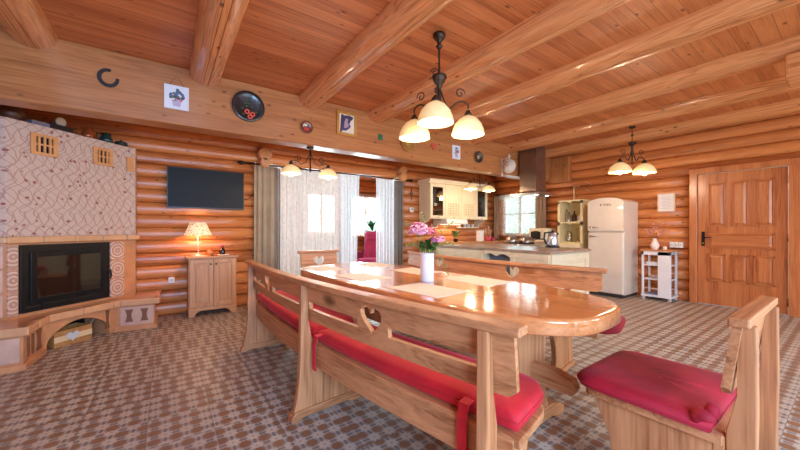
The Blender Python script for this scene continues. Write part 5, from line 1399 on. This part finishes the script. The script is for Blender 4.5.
def arm(mb, cx, cy, dx, dy, R, z0, z1):
    """S-shaped iron arm from the stem to the shade socket with a scroll"""
    d = Vector((dx, dy, 0)); c = Vector((cx, cy, 0)); P = []
    for q, zz in ((.02, z0), (.15, z0-.10), (.35, z0-.17), (.58, z0-.12), (.80, z1+.055), (1.0, z1+.03), (1.0, z1)):
        P.append(c+d*R*q+Vector((0, 0, zz)))
    # smooth
    S = []
    for i in range(len(P)-1):
        p0, p1, p2, p3 = P[max(0, i-1)], P[i], P[i+1], P[min(len(P)-1, i+2)]
        for k in range(5):
            t = k/5; S.append(.5*((2*p1)+(p2-p0)*t+(2*p0-5*p1+4*p2-p3)*t*t+(3*p1-p0-3*p2+p3)*t**3))
    S.append(P[-1]); mb.tube(S, .007, 6)
    mb.tube(scrollcurve(c+d*R*.72+Vector((0, 0, z1+.12)), d, .045), .005, 6)
    return mb
def lamp1():
    cx, cy = 1.82, 2.0
    t = thing('chandelier', 'three-armed iron chandelier with lit shades above the dining table', 'lamp', (cx, cy, ZC))
    obj('ceiling_rose', MB().lathe([(.05, 0), (.05, -.02), (.036, -.045), (.018, -.06), (.016, -.09), (.03, -.10), (.012, -.12)], 24, (cx, cy, ZC-.001)), FER, t)
    ch = MB()
    for k in range(9):
        z = 2.63-.025*k
        pts = [(cx+(.008*math.cos(a*PI/5) if k % 2 else 0), cy+(0 if k % 2 else .008*math.cos(a*PI/5)), z-.018*math.sin(a*PI/5)) for a in range(10)]
        ch.tube(pts, .003, 5, closed=True)
    ch.tube([(cx, cy, 2.64), (cx, cy, 2.40)], .004, 6)
    obj('chain', ch, FER, t)
    obj('cable_loop', MB().tube(scrollcurve((cx-.03, cy+.02, 2.44), (-.814, .581, 0), .035, 1.4), .004, 6), FER, t)
    obj('stem', MB().lathe([(.004, 2.43), (.058, 2.41), (.062, 2.398), (.046, 2.36), (.026, 2.335), (.018, 2.31), (.014, 2.28), (.016, 2.22), (.010, 2.16), (.012, 2.13), (.001, 2.11)], 20, (cx, cy, 0)), FER, t)
    for (dx, dy) in ((-.75, -.662), (-.25, .968), (.93, -.366)):
        R = .255; obj('arm', arm(MB(), cx, cy, dx, dy, R, 2.32, 2.165), FER, t)
        shade(t, cx+dx*R, cy+dy*R, 1.945, .132, .155, 15)
    return t
lamp1()
def lamp2(label, cx, cy, ztop, zrim, d, R, r, h, e_, chain=True, hub=None):
    t = thing('pendant_lamp', label, 'lamp', (cx, cy, ztop))
    dx, dy = d
    m = MB().lathe([(.045, ztop-.001), (.04, ztop-.02), (.012, ztop-.03)], 18, (cx, cy, 0))
    obj('ceiling_rose', m, FER, t)
    if hub:
        obj('chain', MB().tube([(cx, cy, ztop-.02), (cx, cy, hub+.02)], .006, 6).tube(scrollcurve((cx, cy, (ztop+hub)/2), (dx, dy, 0), .02, 2.0), .004, 5), FER, t)
        obj('stem', MB().lathe([(.006, hub+.04), (.055, hub+.02), (.05, hub), (.018, hub-.02), (.014, hub-.10), (.008, hub-.24), (.014, hub-.27), (.001, hub-.29)], 18, (cx, cy, 0)), FER, t)
        za = hub-.04
    else:
        obj('stem', MB().lathe([(.008, ztop-.02), (.008, zrim+.06), (.014, zrim+.05), (.001, zrim+.035)], 12, (cx, cy, 0)), FER, t)
        za = zrim+h+.17
    for s in (-1, 1):
        m = MB(); D = Vector((dx*s, dy*s, 0)); C0 = Vector((cx, cy, 0)); zt = zrim+h
        if hub: arm(m, cx, cy, dx*s, dy*s, R, za-.02, zt+.03)
        else:
            P = [C0+D*R*q+Vector((0, 0, zz)) for q, zz in ((0, ztop-.03), (.06, ztop-.10), (.25, zt+.05), (.5, zt+.02), (.68, zt+.06), (.85, zt+.06), (1, zt+.045), (1, zt+.02))]
            m.tube(P, .006, 6); m.tube([C0+D*R*q+Vector((0, 0, zz)) for q, zz in ((0, zrim+.06), (.4, zrim+.07), (.75, zt+.0), (1, zt+.03))], .005, 6)
            m.tube(scrollcurve(C0+D*R*.62+Vector((0, 0, zt+.09)), D, .04), .005, 6)
        obj('arm', m, FER, t)
        shade(t, cx+dx*s*R, cy+dy*s*R, zrim, r, h, e_)
    return t
lamp2('two-shade iron lamp under the girder before the lace curtains', 1.475, 4.0, 2.18, 1.83, (1, 0), .238, .115, .105, 12)
lamp2('two-shade iron lamp behind the girder before the kitchen wall cabinets', 5.03, 4.35, 2.749, 1.925, (1, 0), .265, .125, .11, 13)
lamp2('two-shade iron pendant hanging from a ceiling beam before the log wall', 5.37, 1.88, 2.605, 1.955, (.90, -.435), .20, .14, .135, 16, hub=2.36)
# ------------------------------------------------------------ camera, daylight
cam = bpy.data.cameras.new('camera'); co = bpy.data.objects.new('camera', cam); COL.objects.link(co)
cam.sensor_width = 36; cam.lens = 36*329/800; cam.shift_y = 4/800; cam.clip_start = .02; cam.clip_end = 200
co.location = (0, 0, 1.16); co.rotation_euler = (PI/2, 0, -math.radians(35.5))
scene.camera = co

def area(name, loc, rot, sx, sy, energy, color):
    l = bpy.data.lights.new(name, 'AREA'); l.shape = 'RECTANGLE'; l.size = sx; l.size_y = sy; l.energy = energy; l.color = color
    o = bpy.data.objects.new(name, l); COL.objects.link(o); o.location = loc; o.rotation_euler = rot
    return o
DAY = (.42, .64, 1.0); DAYW = (.86, .94, 1.0)
# daylight standing in the window openings behind the camera, falling from the sky down to the floor
T = math.radians(56)
for loc, sx, sy, e_, c_ in (((-.05, -2.28, 1.52), 1.8, 1.25, 260, (.38, .62, 1.0)), ((2.45, -2.28, 1.15), 1.8, 2.0, 80, (.62, .8, 1)), ((4.95, -2.28, 1.52), 1.8, 1.25, 75, (.78, .9, 1))):
    area('daylight', loc, (T, 0, 0), sx, sy, e_, c_)
area('daylight', (6.97, 4.7, 1.5), (PI/2, 0, PI/2), .85, .95, 12, DAYW)
area('daylight', (3.25, 8.15, 1.55), (PI/2, 0, PI), .75, 1.0, 130, DAYW)
area('daylight', (4.52, 8.15, 1.5), (PI/2, 0, PI), 1.0, 1.05, 150, DAYW)
area('daylight', (1.70, 8.15, 1.55), (PI/2, 0, PI), .8, 1.0, 150, DAYW)

w = bpy.data.worlds.new('sky'); scene.world = w; w.use_nodes = True
nt = w.node_tree; bg = nt.nodes['Background']
tc = nt.nodes.new('ShaderNodeTexCoord'); sp = nt.nodes.new('ShaderNodeSeparateXYZ'); rp = nt.nodes.new('ShaderNodeValToRGB')
nz = nt.nodes.new('ShaderNodeTexNoise'); nz.inputs['Scale'].default_value = 14; ad = nt.nodes.new('ShaderNodeMath'); ad.operation = 'MULTIPLY_ADD'
nt.links.new(tc.outputs['Generated'], sp.inputs[0]); nt.links.new(tc.outputs['Generated'], nz.inputs['Vector'])
nt.links.new(nz.outputs[0], ad.inputs[0]); ad.inputs[1].default_value = .22; nt.links.new(sp.outputs[2], ad.inputs[2])
nt.links.new(ad.outputs[0], rp.inputs[0])
e = rp.color_ramp.elements
e[0].position = .02; e[0].color = (.50, .60, .44, 1); e[1].position = .3; e[1].color = (.80, .90, 1, 1)
m = e.new(.14); m.color = (.76, .86, .76, 1)
nt.links.new(rp.outputs[0], bg.inputs[0]); bg.inputs[1].default_value = 1.7
vs.exposure = 0.2
